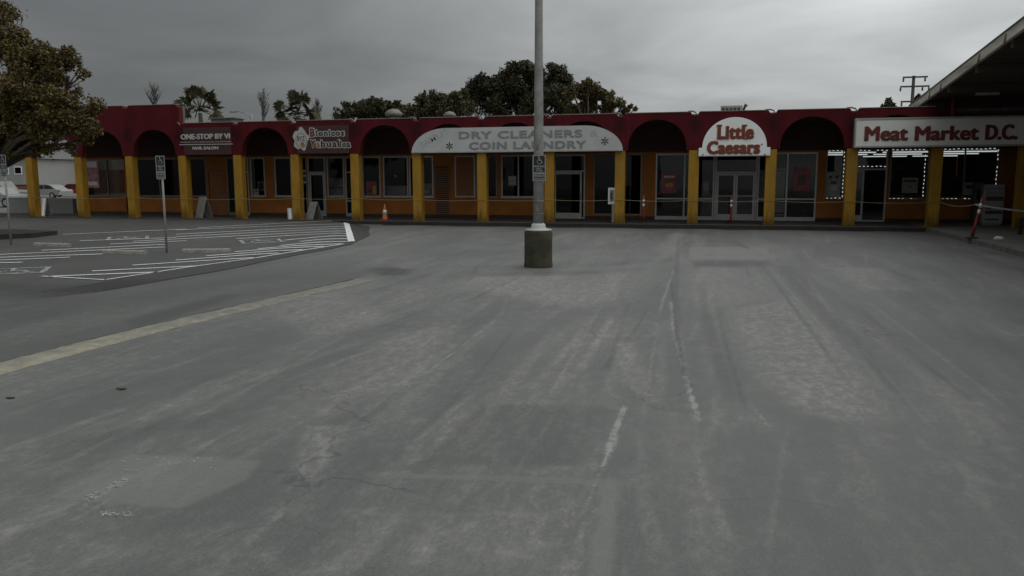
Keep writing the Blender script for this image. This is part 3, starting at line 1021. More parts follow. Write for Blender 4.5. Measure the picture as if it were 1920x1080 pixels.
b = MB()
rnd = random.Random(21)
for _ in range(150):
    a = rnd.random()
    px, py = (150 + a * 90 + rnd.uniform(-8, 8), 945 - a * 45 + rnd.uniform(-6, 6)) if rnd.random() < .5 else ((190 + rnd.random() * 55, 965 + rnd.uniform(-4, 4)) if rnd.random() < .5 else (220 + rnd.random() * 190, 885 - rnd.random() * 28))
    x, y = G(px, py)
    s = rnd.uniform(.003, .010)
    pts = [(x + s * rnd.uniform(.4, 1.4) * math.cos(t), y + s * rnd.uniform(.4, 1.4) * math.sin(t), .004) for t in [k * math.pi / 3 for k in range(6)]]
    b.bm.faces.new([b.bm.verts.new(p) for p in pts])
setp(b.build('paint_flecks', mat('white paint flecks', (0.36, 0.365, 0.355), .7, var=.3)), kind='structure')

# ------------------------------------------------------------------ the arcade building
arc = thing('shopping_arcade', (cx(7), W, 0), 'long single storey shopping arcade with dark red arches on ochre yellow columns', 'building')
def arch_panel(mb, xa, xb, top, hw=1.15, rise=1.2, depth=.30):
    c = (xa + xb) / 2
    n1, n2 = 0.10, 0.05
    def ztop(x):
        u = min(x - xa, xb - x)
        return top - .13 + .02 * u / n1 if u < n1 else (top if u >= n1 + n2 - 1e-6 else top - .11 + .11 * (u - n1) / n2)
    cols = [(xa, SPR), (xa + n1, SPR), (xa + n1 + n2, SPR), (c - hw, SPR)]
    for i in range(1, 32):
        t = math.pi * (1 - i / 32)
        cols.append((c + hw * math.cos(t), SPR + rise * math.sin(t) ** 0.85))
    cols += [(c + hw, SPR), (xb - n1 - n2, SPR), (xb - n1, SPR), (xb, SPR)]
    V = [[mb.bm.verts.new(p) for p in ((x, D, zl), (x, D, ztop(x)), (x, D + depth, ztop(x)), (x, D + depth, zl))] for x, zl in cols]
    for p, q in zip(V[:-1], V[1:]):
        for j in range(4):
            mb.bm.faces.new((p[j], q[j], q[(j + 1) % 4], p[(j + 1) % 4]))
    mb.bm.faces.new(V[0])
    mb.bm.faces.new(V[-1][::-1])
TALL = 5.37
for k in range(-2, 14):
    xa, xb = cx(k) + 0.004, cx(k + 1) - 0.004
    top = TALL if k in (0, 1, 2) else PTOP
    if k < 0: top = PTOP
    b = MB()
    arch_panel(b, xa, xb, top)
    b.build('arch_panel', M['red'], arc)
    b = MB()
    b.box(xa + 0.17, xb - 0.17, D - 0.02, D + 0.32, top + 0.002, top + 0.035, 0.008)
    b.build('coping', M['coping'], arc)
    if k >= 0:
        # bent sheet flashing in the notch between two panels
        b = MB()
        z = top if top == PTOP else PTOP
        if top == PTOP:
            b.tube([(xa - 0.28, D + 0.1, z + 0.05), (xa - 0.12, D + 0.02, z + 0.045), (xa, D - 0.05, z + 0.0), (xa + 0.06, D - 0.08, z - 0.09)], [0.02, 0.03, 0.03, 0.015], 8)
            b.build('flashing', M['flash'], arc)
b = MB()
b.prism([(cx(14) + .004, D, SPR), (cx(14) + .30, D, SPR), (cx(14) + 0.33, D, SPR + 0.6), (cx(14) + 0.33, D, PTOP), (cx(14) + 0.15, D, PTOP), (cx(14) + 0.10, D, PTOP - 0.11), (cx(14) + 0.004, D, PTOP - 0.13)], (0, 0.3, 0))
b.build('arch_panel', M['red'], arc)
b = MB()
b.tube([(cx(14) + 0.42, D + 0.05, 5.0), (cx(14) + 0.42, D + 0.05, 4.7), (cx(14) + 0.40, D - 0.02, 4.55), (cx(14) + 0.40, D - 0.02, 3.2)], 0.07, 10)
b.build('downspout', M['redend'], arc)
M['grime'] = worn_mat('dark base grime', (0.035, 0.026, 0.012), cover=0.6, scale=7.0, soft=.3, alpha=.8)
M['jpatch'] = worn_mat('dark joint patch', (0.022, 0.007, 0.008), cover=0.62, scale=5.0, soft=.3, alpha=.85)
for k in range(0, 15):  # dark patch on the red at each panel joint, thinning outwards
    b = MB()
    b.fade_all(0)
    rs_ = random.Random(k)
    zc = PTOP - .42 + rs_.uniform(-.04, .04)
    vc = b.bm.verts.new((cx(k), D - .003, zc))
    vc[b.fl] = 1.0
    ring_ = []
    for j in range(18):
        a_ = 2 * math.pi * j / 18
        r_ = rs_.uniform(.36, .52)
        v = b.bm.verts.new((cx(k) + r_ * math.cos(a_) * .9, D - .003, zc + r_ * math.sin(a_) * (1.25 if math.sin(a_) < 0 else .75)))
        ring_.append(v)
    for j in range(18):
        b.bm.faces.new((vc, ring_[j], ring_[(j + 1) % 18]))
    b.build('joint_patch', M['jpatch'], arc)
for k in range(-1, 16):
    b = MB()
    x = cx(k)
    b.box(x - 0.2, x + 0.2, D + 0.003, D + 0.38, KZ, SPR - 0.003, 0.02)
    b.box(x - 0.215, x + 0.215, D - 0.012, D + 0.395, KZ + 0.002, KZ + 0.06, 0.01)
    b.build('column', M['yellow'], arc)
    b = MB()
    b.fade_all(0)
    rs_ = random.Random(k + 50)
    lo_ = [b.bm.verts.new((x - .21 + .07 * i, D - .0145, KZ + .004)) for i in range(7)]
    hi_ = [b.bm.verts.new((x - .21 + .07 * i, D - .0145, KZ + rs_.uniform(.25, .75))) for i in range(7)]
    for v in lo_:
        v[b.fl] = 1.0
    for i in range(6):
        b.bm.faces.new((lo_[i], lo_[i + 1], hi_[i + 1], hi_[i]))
    b.build('grime', M['grime'], arc)
# dark reddish soffit and roof
XL, XR = cx(1) + 0.02, 13.5
b = MB()
b.box(cx(-2), XR, D + 0.302, W + 0.3, CZ - 0.06, CZ - 0.003)
b.build('soffit', M['ceiling'], arc)
b = MB()
b.box(cx(-2), XR, D + 0.302, W + 16, CZ, CZ + 0.12)
b.box(cx(0), cx(3), D + 0.304, D + 0.45, CZ + 0.123, TALL - 0.05)
b.build('roof', M['roof'], arc)

# shop front: openings in pixels measured on the wall plane
SILL, HEAD = 1.095, 3.02
KICK = KZ + 0.004
OPEN = [  # px0, px1, z0, z1, kind, mullions(px), bars(z), glass, frame
    (163, 241, SILL, HEAD, 'window', [203], [], 'dglass', 'dalu'),
    (257, 339, SILL, HEAD, 'window', [300], [], 'dglass', 'dalu'),
    (352, 388, SILL, HEAD, 'window', [], [], 'dglass', 'dalu'),
    (391, 424, KICK, 2.40, 'panel_door', [], [], None, None),
    (427, 441, KICK, HEAD, 'window', [], [], 'dglass', 'dalu'),
    (449, 467, KICK, HEAD, 'window', [], [2.3], 'dglass', 'alu'),
    (471, 498, SILL, HEAD, 'window', [], [], 'glass', 'alu'),
    (516, 548, SILL, HEAD, 'window', [], [], 'dglass', 'alu'),
    (562, 576, KICK, HEAD, 'window', [], [], 'dglass', 'dalu'),
    (578, 611, KICK, HEAD, 'door', [], [2.28], 'dglass', 'alu'),
    (614, 646, SILL, HEAD, 'window', [], [], 'glass', 'alu'),
    (648, 664, KICK, HEAD, 'window', [], [0.9, 2.28], 'dglass', 'alu'),
    (680, 714, SILL, HEAD, 'window', [], [], 'glass', 'alu'),
    (719, 766, SILL, HEAD, 'window', [], [], 'glass', 'alu'),
    (768, 781, SILL, HEAD, 'window', [], [], 'glass', 'alu'),
    (786, 813, SILL, HEAD, 'window', [], [], 'glass', 'alu'),
    (853, 891, SILL, HEAD, 'infill', [], [], None, 'alu'),
    (893, 932, SILL, HEAD, 'window', [], [], 'dglass', 'dalu'),
    (940, 1005, SILL, HEAD, 'window', [972], [], 'dglass', 'alu'),
    (1036, 1097, KICK, HEAD, 'door', [1091], [2.28], 'dglass', 'alu'),
    (1113, 1203, 0.34, HEAD, 'window', [], [], 'dglass', 'dalu'),
    (1229, 1339, KICK, HEAD, 'window', [1283], [1.07], 'glass', 'alu'),
    (1340, 1419, KICK, HEAD, 'door2', [1379], [2.20], 'glass', 'alu'),
    (1420, 1531, KICK, HEAD, 'window', [1475], [1.07], 'glass', 'alu'),
    (1547, 1580, SILL, HEAD + .08, 'window', [], [], 'glass', 'dalu'),
    (1582, 1662, KICK, HEAD + .08, 'door', [1620], [2.30], 'glass', 'alu'),
    (1667, 1739, SILL, HEAD + .08, 'window', [], [], 'glass', 'dalu'),
    (1743, 1869, SILL, HEAD + .08, 'window', [1806], [], 'glass', 'dalu'),
]
ops = [(WX(o[0]), WX(o[1])) + o[2:] for o in OPEN]
wl, wu = MB(), MB()
cur = XL
Z1 = CZ - 0.062
def wallbox(x0, x1, z0, z1):
    if x1 - x0 < 0.001 or z1 - z0 < 0.02:
        return
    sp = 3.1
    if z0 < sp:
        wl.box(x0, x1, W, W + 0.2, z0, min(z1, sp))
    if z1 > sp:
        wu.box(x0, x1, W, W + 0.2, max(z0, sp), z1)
for o in ops:
    wallbox(cur, o[0], KZ, Z1)
    wallbox(o[0], o[1], KZ, o[2])
    wallbox(o[0], o[1], o[3], Z1)
    cur = o[1]
wallbox(cur, XR, KZ, Z1)
wl.build('shop_wall', M['orange'], arc)
wu.build('upper_wall', M['upper'], arc)
cur = XL
for o in ops + [(XR, XR, KICK)]:
    if o[0] - cur > 0.03:
        MB().box(cur, o[0], W - 0.015, W - 0.002, KZ, KZ + 0.14).build('plinth', M['plinth'], arc)
    if o[2] > KICK + .05:
        MB().box(o[0], o[1], W - 0.0152, W - 0.0022, KZ, KZ + 0.14).build('plinth', M['plinth'], arc)
    cur = o[1]

def frame_bars(b, x0, x1, z0, z1, mull, bars, t=0.055, y0=None, y1=None, kick=0.0):
    y0 = W - 0.02 if y0 is None else y0
    y1 = W + 0.07 if y1 is None else y1
    b.box(x0, x0 + t, y0, y1, z0, z1)
    b.box(x1 - t, x1, y0, y1, z0, z1)
    b.box(x0 + t, x1 - t, y0 + .002, y1, z1 - t, z1)
    b.box(x0 + t, x1 - t, y0 + .002, y1, z0, z0 + max(t, kick))
    for m in mull:
        b.box(m - t / 2, m + t / 2, y0 + .004, y1, z0 + max(t, kick), z1 - t)
    for z in bars:
        b.box(x0 + t, x1 - t, y0 + .006, y1, z - t / 2, z + t / 2)
for (x0, x1, z0, z1, kind, mull, bars, gl, fr) in ops:
    mull = [WX(m) for m in mull]
    low = z0 < 0.2
    if kind == 'panel_door':
        b = MB()
        b.box(x0 + .01, x1 - .01, W + .05, W + .10, z0, z1 - .01, .006)
        for za, zb in ((.35, 1.05), (1.2, 2.15)):
            b.box(x0 + .14, x1 - .14, W + .035, W + .06, za, zb, .012)
        d = b.build('door', M['orange2'], arc)
        b = MB()
        b.tube([(x1 - .10, W + .05, 1.1), (x1 - .10, W - .01, 1.1), (x1 - .22, W - .01, 1.1)], .014, 8)
        b.build('handle', M['alu'], d)
        continue
    b = MB()
    t = 0.065 if fr == 'alu' else 0.05
    if kind == 'infill':
        frame_bars(b, x0, x1, z0, z1, [], [], t)
        f = b.build('window_panel', M['alu'], arc)
        b = MB()
        b.box(x0 + t, x1 - t, W + .01, W + .04, z0 + t, z1 - t)
        b.build('infill_board', M['orange2'], f)
        continue
    kick = 0.16 if (low and kind == 'window') else 0
    frame_bars(b, x0, x1, z0, z1, mull if kind == 'window' else [], bars, t, kick=kick)
    if z0 == SILL:
        b.box(x0 - .03, x1 + .03, W - .06, W - .001, z0 - .035, z0 + .012)
    f = b.build('door_frame' if kind.startswith('door') else 'window', M[fr], arc)
    b = MB()
    zlo = bars[0] + t / 2 if kind.startswith('door') else z0 + t
    xs = [x0 + t] + (mull if kind == 'window' else []) + [x1 - t]
    for xa, xb in zip(xs[:-1], xs[1:]):
        b.box(xa + .002, xb - .002, W + .03, W + .038, zlo, z1 - t)
    b.build('pane', M[gl], f)
    if kind.startswith('door'):
        zt = bars[0] - t / 2 - .01
        leaves = [(x0 + t + .01, mull[0] - .005), (mull[0] + .005, x1 - t - .01)] if mull else [(x0 + t + .01, x1 - t - .01)]
        for i, (xa, xb) in enumerate(leaves):
            if xb - xa < 0.25:
                continue
            if 1582 == 0:
                continue
            if gl == 'glass' and kind == 'door' and i == 1:
                continue                       # this leaf of the market stands open: a dark doorway
            b = MB()
            b.box(xa, xa + .085, W + .005, W + .055, z0 + .01, zt)
            b.box(xb - .085, xb, W + .005, W + .055, z0 + .01, zt)
            b.box(xa + .085, xb - .085, W + .006, W + .055, zt - .09, zt)
            b.box(xa + .085, xb - .085, W + .006, W + .055, z0 + .01, z0 + .26)
            d = b.build('door', M[fr], arc)
            b = MB()
            b.box(xa + .086, xb - .086, W + .028, W + .036, z0 + .261, zt - .091)
            b.build('pane', M[gl], d)
            b = MB()
            if kind == 'door2':
                b.box(xa + .05, xb - .05, W - .06, W - .035, 1.17, 1.21, .006)
                b.box(xa + .06, xa + .08, W - .04, W + .004, 1.175, 1.205)
                b.box(xb - .08, xb - .06, W - .04, W + .004, 1.175, 1.205)
            else:
                hx = xb - .05
                b.tube([(hx, W + .004, 1.0), (hx, W - .05, 1.0), (hx, W - .05, 1.3), (hx, W + .004, 1.3)], .012, 8)
            b.build('handle', M['alu'], d)
# louvred vent in the laundry wall
b = MB()
x0, x1 = WX(815), WX(844)
b.box(x0, x0 + .06, W - .03, W - .001, .25, 2.55)
b.box(x1 - .06, x1, W - .03, W - .001, .25, 2.55)
for i in range(22):
    z = .30 + i * .10
    b.box(x0 + .06, x1 - .06, W - .045, W - .012, z, z + .05, .006)
lv = b.build('louvre_vent', M['orange2'], arc)
MB().box(x0 + .061, x1 - .061, W - .011, W - .001, .26, 2.54).build('louvre_backing', M['black'], lv)
b = MB()
b.tube([(WX(678), W - .12, KZ), (WX(678), W - .12, 3.05)], .035, 8)
b.build('drain_pipe', M['alu'], arc)
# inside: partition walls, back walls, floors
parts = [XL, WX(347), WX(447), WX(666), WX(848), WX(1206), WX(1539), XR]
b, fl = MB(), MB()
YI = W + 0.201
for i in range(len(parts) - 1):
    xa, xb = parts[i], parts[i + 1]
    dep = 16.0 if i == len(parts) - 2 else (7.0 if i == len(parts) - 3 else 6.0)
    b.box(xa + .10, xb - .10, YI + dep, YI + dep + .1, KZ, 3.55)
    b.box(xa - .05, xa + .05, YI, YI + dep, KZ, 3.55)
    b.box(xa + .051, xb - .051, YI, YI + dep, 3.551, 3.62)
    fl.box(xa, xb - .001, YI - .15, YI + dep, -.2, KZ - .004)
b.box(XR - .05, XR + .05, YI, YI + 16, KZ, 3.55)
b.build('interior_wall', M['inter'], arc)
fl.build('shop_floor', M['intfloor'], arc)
# end wall and back of the building
b = MB()
b.box(XL - .2, XL - .003, W, W + 16, KZ - .2, CZ - .003)
b.box(XL, XR, W + 16.3, W + 16.5, 0, CZ - .003)
b.build('end_wall', M['orange'], arc)

# ------------------------------------------------------------------ shop signs
SY = D - 0.025
def zat(px, py): return wp(px, py, D).z
def xat(px, py=285): return wp(px, py, D).x
# dry cleaner's
sg = thing('shop_sign', (cx(8.5), D, SPR), 'long faded white sign with rounded ends and worn grey capital lettering over three bays', 'sign', 'shop signs on the arcade')
xa, xb = cx(7) - 0.17, cx(10) + 0.12
z0, z1 = SPR - 0.01, 4.075
b = MB()
pts = [(xa, SY, z0), (xb, SY, z0)]
for i in range(13):
    t = i / 12 * math.pi / 2
    pts.append((xb - 1.55 + 1.55 * math.cos(t), SY, z0 + (z1 - z0) * math.sin(t)))
for i in range(13):
    t = math.pi / 2 + i / 12 * math.pi / 2
    pts.append((xa + 1.55 + 1.55 * math.cos(t), SY, z0 + (z1 - z0) * math.sin(t)))
pts = pts[:-1]
clean = [pts[0]]
for p in pts[1:]:
    if (Vector(p) - Vector(clean[-1])).length > 1e-4:
        clean.append(p)
if (Vector(clean[-1]) - Vector(clean[0])).length < 1e-4:
    clean.pop()
b.prism(clean, (0, -0.10, 0))
b.build('board', M['white'], sg)
ly = SY - 0.101
b = MB()
b.box(xa + .02, xb - .02, ly - .02, ly, z0 + .002, z0 + .05, .004)
b.build('bottom_trim', M['alu'], sg)
def L4(txt, pa, pb, m, parent, **kw):
    # lower left and upper right corner in image points on the arcade plane
    a, c = wp(pa[0], pa[1], D), wp(pb[0], pb[1], D)
    return lettering(txt, a.x, c.x, a.z, c.z, kw.pop('y'), m, parent, **kw)
L4('DRY CLEANERS', (862, 261), (1093, 243), M['fade'], sg, y=ly - .014, depth=.014, heavy=(.022, .014), spacing=1.1)
L4('&', (1107, 257), (1123, 243), M['fade2'], sg, y=ly, depth=.006, bold=.01)
L4('COIN LAUNDRY', (881, 281), (1100, 263.5), M['fade'], sg, y=ly - .014, depth=.014, heavy=(.022, .014), spacing=1.1)
t = text_bm('SAMU\u2019!', 1.32, 0.26, depth=.006, bold=.012)
o = wp(793, 279, D)
b = MB()
for v in t.verts:
    v.co = Vector((o.x + v.co.x * math.cos(.5) - v.co.z * math.sin(.5), ly + v.co.y, o.z + v.co.x * math.sin(.5) * .95 + v.co.z * math.cos(.5)))
b.merge(t)
b.build('lettering', M['fade2'], sg)
for px, py in ((844.5, 274), (1135, 265)):
    p = wp(px, py, D)
    b = MB()
    for k in range(6):
        a = R(90 + 60 * k)
        stroke(b, [(p.x + .045 * math.cos(a), p.z + .045 * math.sin(a)), (p.x + .15 * math.cos(a), p.z + .15 * math.sin(a))], .05, ly, .006)
    b.build('star_mark', M['dkgrey'], sg)

# pizza shop: white half round board on a straight foot
sg = thing('shop_sign', (cx(11.5), D, SPR), 'white half round sign with brown edged red serif lettering over the double glass doors', 'sign', 'shop signs on the arcade')
c = (xat(1311) + xat(1443)) / 2
hw = 1.205
z0, zf = 2.80, 3.13
b = MB()
pts = [(c - hw - .13, SY, z0), (c + hw + .13, SY, z0), (c + hw + .13, SY, zf)]
for i in range(25):
    t = math.pi * i / 24
    pts.append((c + hw * math.cos(t), SY, zf + .005 + 1.15 * math.sin(t)))
pts.append((c - hw - .13, SY, zf))
b.prism(pts, (0, -0.09, 0))
b.build('board', M['white2'], sg)
ly = SY - .091
b = MB()
b.box(c - hw - .12, c + hw + .12, ly - .012, ly, z0 + .003, z0 + .035)
b.build('bottom_trim', M['alu'], sg)
def serif_line(txt, pa, pb, parent):
    a, e = wp(pa[0], pa[1], D), wp(pb[0], pb[1], D)
    g = .022
    lettering(txt, a.x - g, e.x + g, a.z - g, e.z + g, ly - .013, M['gold'], parent, depth=.026, heavy=(.042, .03), spacing=1.06)
    lettering(txt, a.x + .015, e.x - .015, a.z + .015, e.z - .015, ly - .030, M['lred2'], parent, depth=.016, heavy=(.02, .012), spacing=1.08)
serif_line('Little', (1345.5, 261), (1413.5, 234.5), sg)
serif_line('Caesars', (1326, 289), (1425, 264), sg)
# serifs: small feet and bars on the tall strokes
def bar(px0, px1, py, h=.05):
    a, e = wp(px0, py, D), wp(px1, py, D)
    b = MB()
    b.box(a.x, e.x, ly - .045, ly - .001, a.z - h / 2, a.z + h / 2)
    b.build('serif', M['lred2'], sg)
bar(1344, 1354, 235.5); bar(1344, 1359, 260.0, .055)
bar(1360, 1367, 260); bar(1396, 1403, 260); bar(1396, 1401, 235.5)
bar(1403.5, 1410.5, 288, .045)
p = wp(1428, 271, D)
b = MB()
disc(b, p.x, p.z, .035, ly, .006)
b.build('mark_dot', M['gold'], sg)
b = MB()
for px in (1318, 1434):
    p = wp(px, 290.2, D)
    disc(b, p.x, p.z, .03, ly, .012)
b.build('bolt', M['dkgrey'], sg)

# meat market lightbox
sg = thing('shop_sign', (cx(14), D, SPR), 'long cream lightbox sign with heavy dark red lettering that runs on under the big canopy', 'sign', 'shop signs on the arcade')
xa, xb = xat(1600, 250), 13.0
z0, z1 = wp(1602, 276.5, D - .3).z, wp(1602, 223, D - .3).z
LY0, LY1 = D - .34, D - .02
b = MB()
b.box(xa + .01, xb, LY0, LY1, z0, z1, .015)
b.build('lightbox', M['cream'], sg)
b = MB()
for za, zb in ((z0 - .015, z0 + .05), (z1 - .05, z1 + .015)):
    b.box(xa, xb + .01, LY0 - .02, LY1 + .003, za, zb, .006)
b.box(xa - .01, xa + .045, LY0 - .018, LY1 + .002, z0 - .01, z1 + .01, .006)
b.build('frame', M['alu'], sg)
def L5(txt, pa, pb, m, y, **kw):
    a, e = wp(pa[0], pa[1], LY0), wp(pb[0], pb[1], LY0)
    return lettering(txt, a.x, e.x, a.z, e.z, y, m, sg, **kw)
for txt, pa, pb in (('Meat', (1621, 264), (1703, 236.5)), ('Market', (1715, 263.5), (1836, 235.5)), ('D.C.', (1847, 262), (1909, 233.5))):
    L5(txt, (pa[0] - 1.2, pa[1] + 1), (pb[0] + 1.2, pb[1] - 1), M['gold'], LY0 - .0145, depth=.015, heavy=(.036, .022), spacing=1.02)
    L5(txt, pa, pb, M['lred'], LY0 - .030, depth=.016, heavy=(.030, .014), spacing=1.03)

# salon sign
sg = thing('shop_sign', (cx(3.5), D, SPR), 'dark maroon sign with pale condensed capitals above an underline and two smaller lines of lettering', 'sign', 'shop signs on the arcade')
b = MB()
b.box(cx(3) + .22, cx(4) - .22, D - .06, D - .003, SPR + .02, 4.30, .01)
b.build('board', M['maroon'], sg)
ly = D - .061
L4('ONE-STOP BY VI', (341, 262), (433, 250), M['letwhite'], sg, y=ly - .014, depth=.014, heavy=(.02, .012))
L4('JEWELRY-CLOTHING-SHOES-ACCESSORIES', (340, 268.5), (435, 264.5), M['letwhite'], sg, y=ly, depth=.008, bold=.01)
a, e = wp(338, 271.5, D), wp(438, 271, D)
b = MB()
b.box(a.x, e.x, ly - .01, ly, a.z - .016, a.z + .016)
b.build('underline', M['letwhite'], sg)
L4('NAIL SALON', (363, 281), (411, 274.5), M['letwhite'], sg, y=ly - .014, depth=.014, heavy=(.012, .01))

# juice shop sign: emblem and outlined letters
sg = thing('shop_sign', (cx(5.5), D, SPR), 'dark sign with a round lumpy white emblem and outlined multicoloured lettering on two lines', 'sign', 'shop signs on the arcade')
b = MB()
b.box(cx(5) + .2, cx(6) - .2, D - .06, D - .003, SPR + .02, 4.28, .01)
b.build('board', M['maroon'], sg)
ly = D - .061
p = wp(565.5, 262, D)
b = MB()
pts = []
for k in range(40):
    a = 2 * math.pi * k / 40
    r = .37 * (1 + .12 * math.sin(5 * a + .8) + .06 * math.sin(9 * a))
    pts.append((p.x + r * math.cos(a), ly, p.z + .02 + r * 1.28 * math.sin(a)))
b.prism(pts, (0, -.012, 0))
b.build('emblem', M['letwhite'], sg)
b = MB()
disc(b, p.x + .02, p.z - .04, .28, ly - .0122, .006, 28, .33)
b.build('emblem_ring', M['fade'], sg)
b = MB()
disc(b, p.x + .02, p.z - .04, .235, ly - .0184, .004, 28, .285)
b.build('emblem_disc', M['letwhite'], sg)
lettering('BYZ', p.x - .16, p.x + .20, p.z - .06, p.z + .15, ly - .0228, M['letdark'], sg, depth=.004, bold=.02)
b = MB()
disc(b, p.x + .08, p.z - .20, .10, ly - .0228, .004, 14)
b.build('fruit_print', M['letorange'], sg)
def outl(txt, pa, pb, m):
    a, e = wp(pa[0], pa[1], D), wp(pb[0], pb[1], D)
    lettering(txt, a.x - .03, e.x + .03, a.z - .03, e.z + .03, ly - .014, M['letwhite'], sg, depth=.014, heavy=(.038, .038), spacing=1.10)
    lettering(txt, a.x + .01, e.x - .01, a.z + .01, e.z - .01, ly - .026, m, sg, depth=.012, heavy=(.012, .012), spacing=1.14)
outl('B', (583, 257), (592, 240.5), M['lred'])
outl('ionicos', (594, 256), (647, 243), M['letdark'])
outl('Y', (584, 277), (593, 262), M['letdark'])
outl('a', (594.5, 277), (602, 266.5), M['letorange'])
outl('hual', (603, 277), (638, 262), M['letdark'])
outl('ica', (638.5, 277), (658.5, 264), M['letdark'])

# ------------------------------------------------------------------ posters and notices on the shop windows
def poster(px0, px1, py0, py1, m, label, name='poster', extra=None, y=None):
    y = W + .022 if y is None else y
    a, e = wp(px0, py1, y), wp(px1, py0, y)
    o = thing(name, ((a.x + e.x) / 2, y, a.z), label, 'poster', 'posters in the shop windows')
    b = MB()
    b.box(a.x, e.x, y - .004, y, a.z, e.z)
    b.build('sheet', m, o)
    for (u0, u1, v0, v1, mm) in (extra or []):
        b = MB()
        w_, h_ = e.x - a.x, e.z - a.z
        cxx, czz = a.x + w_ * (u0 + u1) / 2, a.z + h_ * (v0 + v1) / 2
        if mm == 'food':
            disc(b, cxx, czz, w_ * (u1 - u0) / 2, y - .0042, .002, 18, h_ * (v1 - v0) / 2)
        else:
            b.box(a.x + w_ * u0, a.x + w_ * u1, y - .0062, y - .0042, a.z + h_ * v0, a.z + h_ * v1)
        b.build('print', M[mm], o)
    return o
poster(157, 183, 299, 352, M['poster2'], 'tall red and white poster in the first shop window by the parking lot end', extra=[(.08, .92, .72, .93, 'paper'), (.12, .88, .08, .22, 'paper')])
poster(1240, 1269, 326, 362, M['poster'], 'red food poster in the tall window beside the orange pier and half round sign', extra=[(.25, .8, .3, .55, 'food'), (.15, .85, .8, .9, 'letwhite')])
poster(1487, 1520, 314, 358, M['poster'], 'large round cornered red poster in the glazing nearest the market window', extra=[(.25, .75, .25, .7, 'letdark')])
poster(1548, 1577, 322, 369, M['poster3'], 'pale printed notice in the small market window edged with lights', extra=[(.15, .4, .74, .84, 'dkgrey'), (.6, .85, .74, .84, 'dkgrey'), (.3, .7, .52, .62, 'dkgrey'), (.35, .8, .25, .48, 'letwhite')])
poster(1690, 1722, 333, 362, M['poster3'], 'large faded brown notice in the window next to the open market doorway', extra=[(.1, .9, .7, .85, 'dkgrey'), (.4, .6, .35, .45, 'orange2')])
poster(687, 706, 340, 366, M['poster'], 'red and yellow notice low in the window above the traffic cone', extra=[(.6, .98, .05, .7, 'food'), (.2, .6, .2, .5, 'letdark')])
poster(738, 745, 327, 333, M['lred'], 'small red open sign in the wide window behind the traffic cone', extra=[(.2, .8, .3, .7, 'letorange')])
poster(563, 576, 317, 346, M['signblk'], 'narrow black panel with small white print beside the juice shop door', extra=[(.1, .8, .82, .92, 'letwhite'), (.2, .9, .52, .62, 'letwhite'), (.15, .9, .1, .2, 'letwhite')])
poster(476, 485, 354, 369, M['poster3'], 'small pale notice at the foot of the window left of the brown pier'.replace('left of', 'beside'), extra=[(.2, .8, .6, .8, 'dkgrey')])
poster(1806, 1842, 342, 366, M['poster3'], 'wide dim notice in the market window beside the grey cabinet', extra=[(.1, .9, .5, .8, 'dkgrey')])
# pale shelves and counters seen dimly through the glass
def counter(px0, px1, y, h, dpt, m, label, name='counter', shelves=0):
    xa, xb = wp(px0, 380, y).x, wp(px1, 380, y).x
    o = thing(name, ((xa + xb) / 2, y, KZ), label, name.replace('_', ' '))
    b = MB()
    b.box(xa, xb, y, y + dpt, KZ, h - .04, .01)
    b.build('body', m, o)
    b = MB()
    b.box(xa - .05, xb + .05, y - .05, y + dpt + .05, h - .038, h, .008)
    b.build('worktop', M['alu'], o)
    for k in range(shelves):
        b = MB()
        z = h + .35 * (k + 1)
        b.box(xa, xb, y + dpt - .3, y + dpt, z, z + .03)
        b.build('shelf', M['inter'], o)
    if shelves:
        b = MB()
        b.box(xa, xb, y + dpt, y + dpt + .03, h, h + .35 * shelves + .2)
        b.build('back_panel', M['inter'], o)
    return o
counter(1290, 1450, 39.5, 1.15, .7, M['cabinet'], 'grey service counter inside the shop with double glass doors')
counter(722, 764, 36.45, 1.62, .6, M['cabinet'], 'pale shop counter behind the window with the traffic cone')
counter(1675, 1740, 38.5, 1.2, .6, M['cabinet'], 'shelved market rack behind the window next to the open doorway', 'shelf_rack', 3)
counter(1765, 1850, 38.9, 1.1, .6, M['cabinet'], 'shelved market rack behind the window beside the grey cabinet', 'shelf_rack', 2)
poster(616, 644, 334, 369, M['poster3'], 'grey brown half blind in the window beside the juice shop door', 'window_blind', [(.06, .94, .45, .52, 'dkgrey')], W + .12)
poster(788, 811, 344, 369, M['poster3'], 'grey half blind in the narrow window under the start of the long white sign', 'window_blind', [(.3, .7, .3, .5, 'letwhite')], W + .12)
poster(1447, 1473, 316, 371, M['cabinet'], 'pale grey panel standing behind the glass next to the round cornered poster', 'window_screen', [(.1, .9, .9, .94, 'dkgrey')], W + .25)
poster(1422, 1438, 318, 371, M['cabinet'], 'narrow pale grey panel behind the glass just past the double doors', 'window_screen', [(.3, .6, .6, .7, 'letwhite')], W + .25)
poster(1447, 1473, 376, 404, M['cabinet'], 'pale low panel behind the bottom glazing below the round cornered poster', 'window_screen', [(.1, .9, .1, .2, 'dkgrey')], W + .25)
poster(1318, 1330, 340, 366, M['poster3'], 'small pale leaflet holder behind the glass before the double doors', 'leaflet_holder', [(.2, .8, .3, .8, 'letwhite')], W + .2)
poster(483, 496, 340, 358, M['poster3'], 'dim picture hung inside the window by the brown pier', 'poster', [(.2, .8, .2, .8, 'dkgrey')], W + .2)
poster(953, 968, 330, 348, M['poster3'], 'faded notice in the laundry window hidden partly by the lamp post', 'poster', [(.1, .9, .7, .85, 'letwhite'), (.2, .8, .2, .3, 'letwhite')])
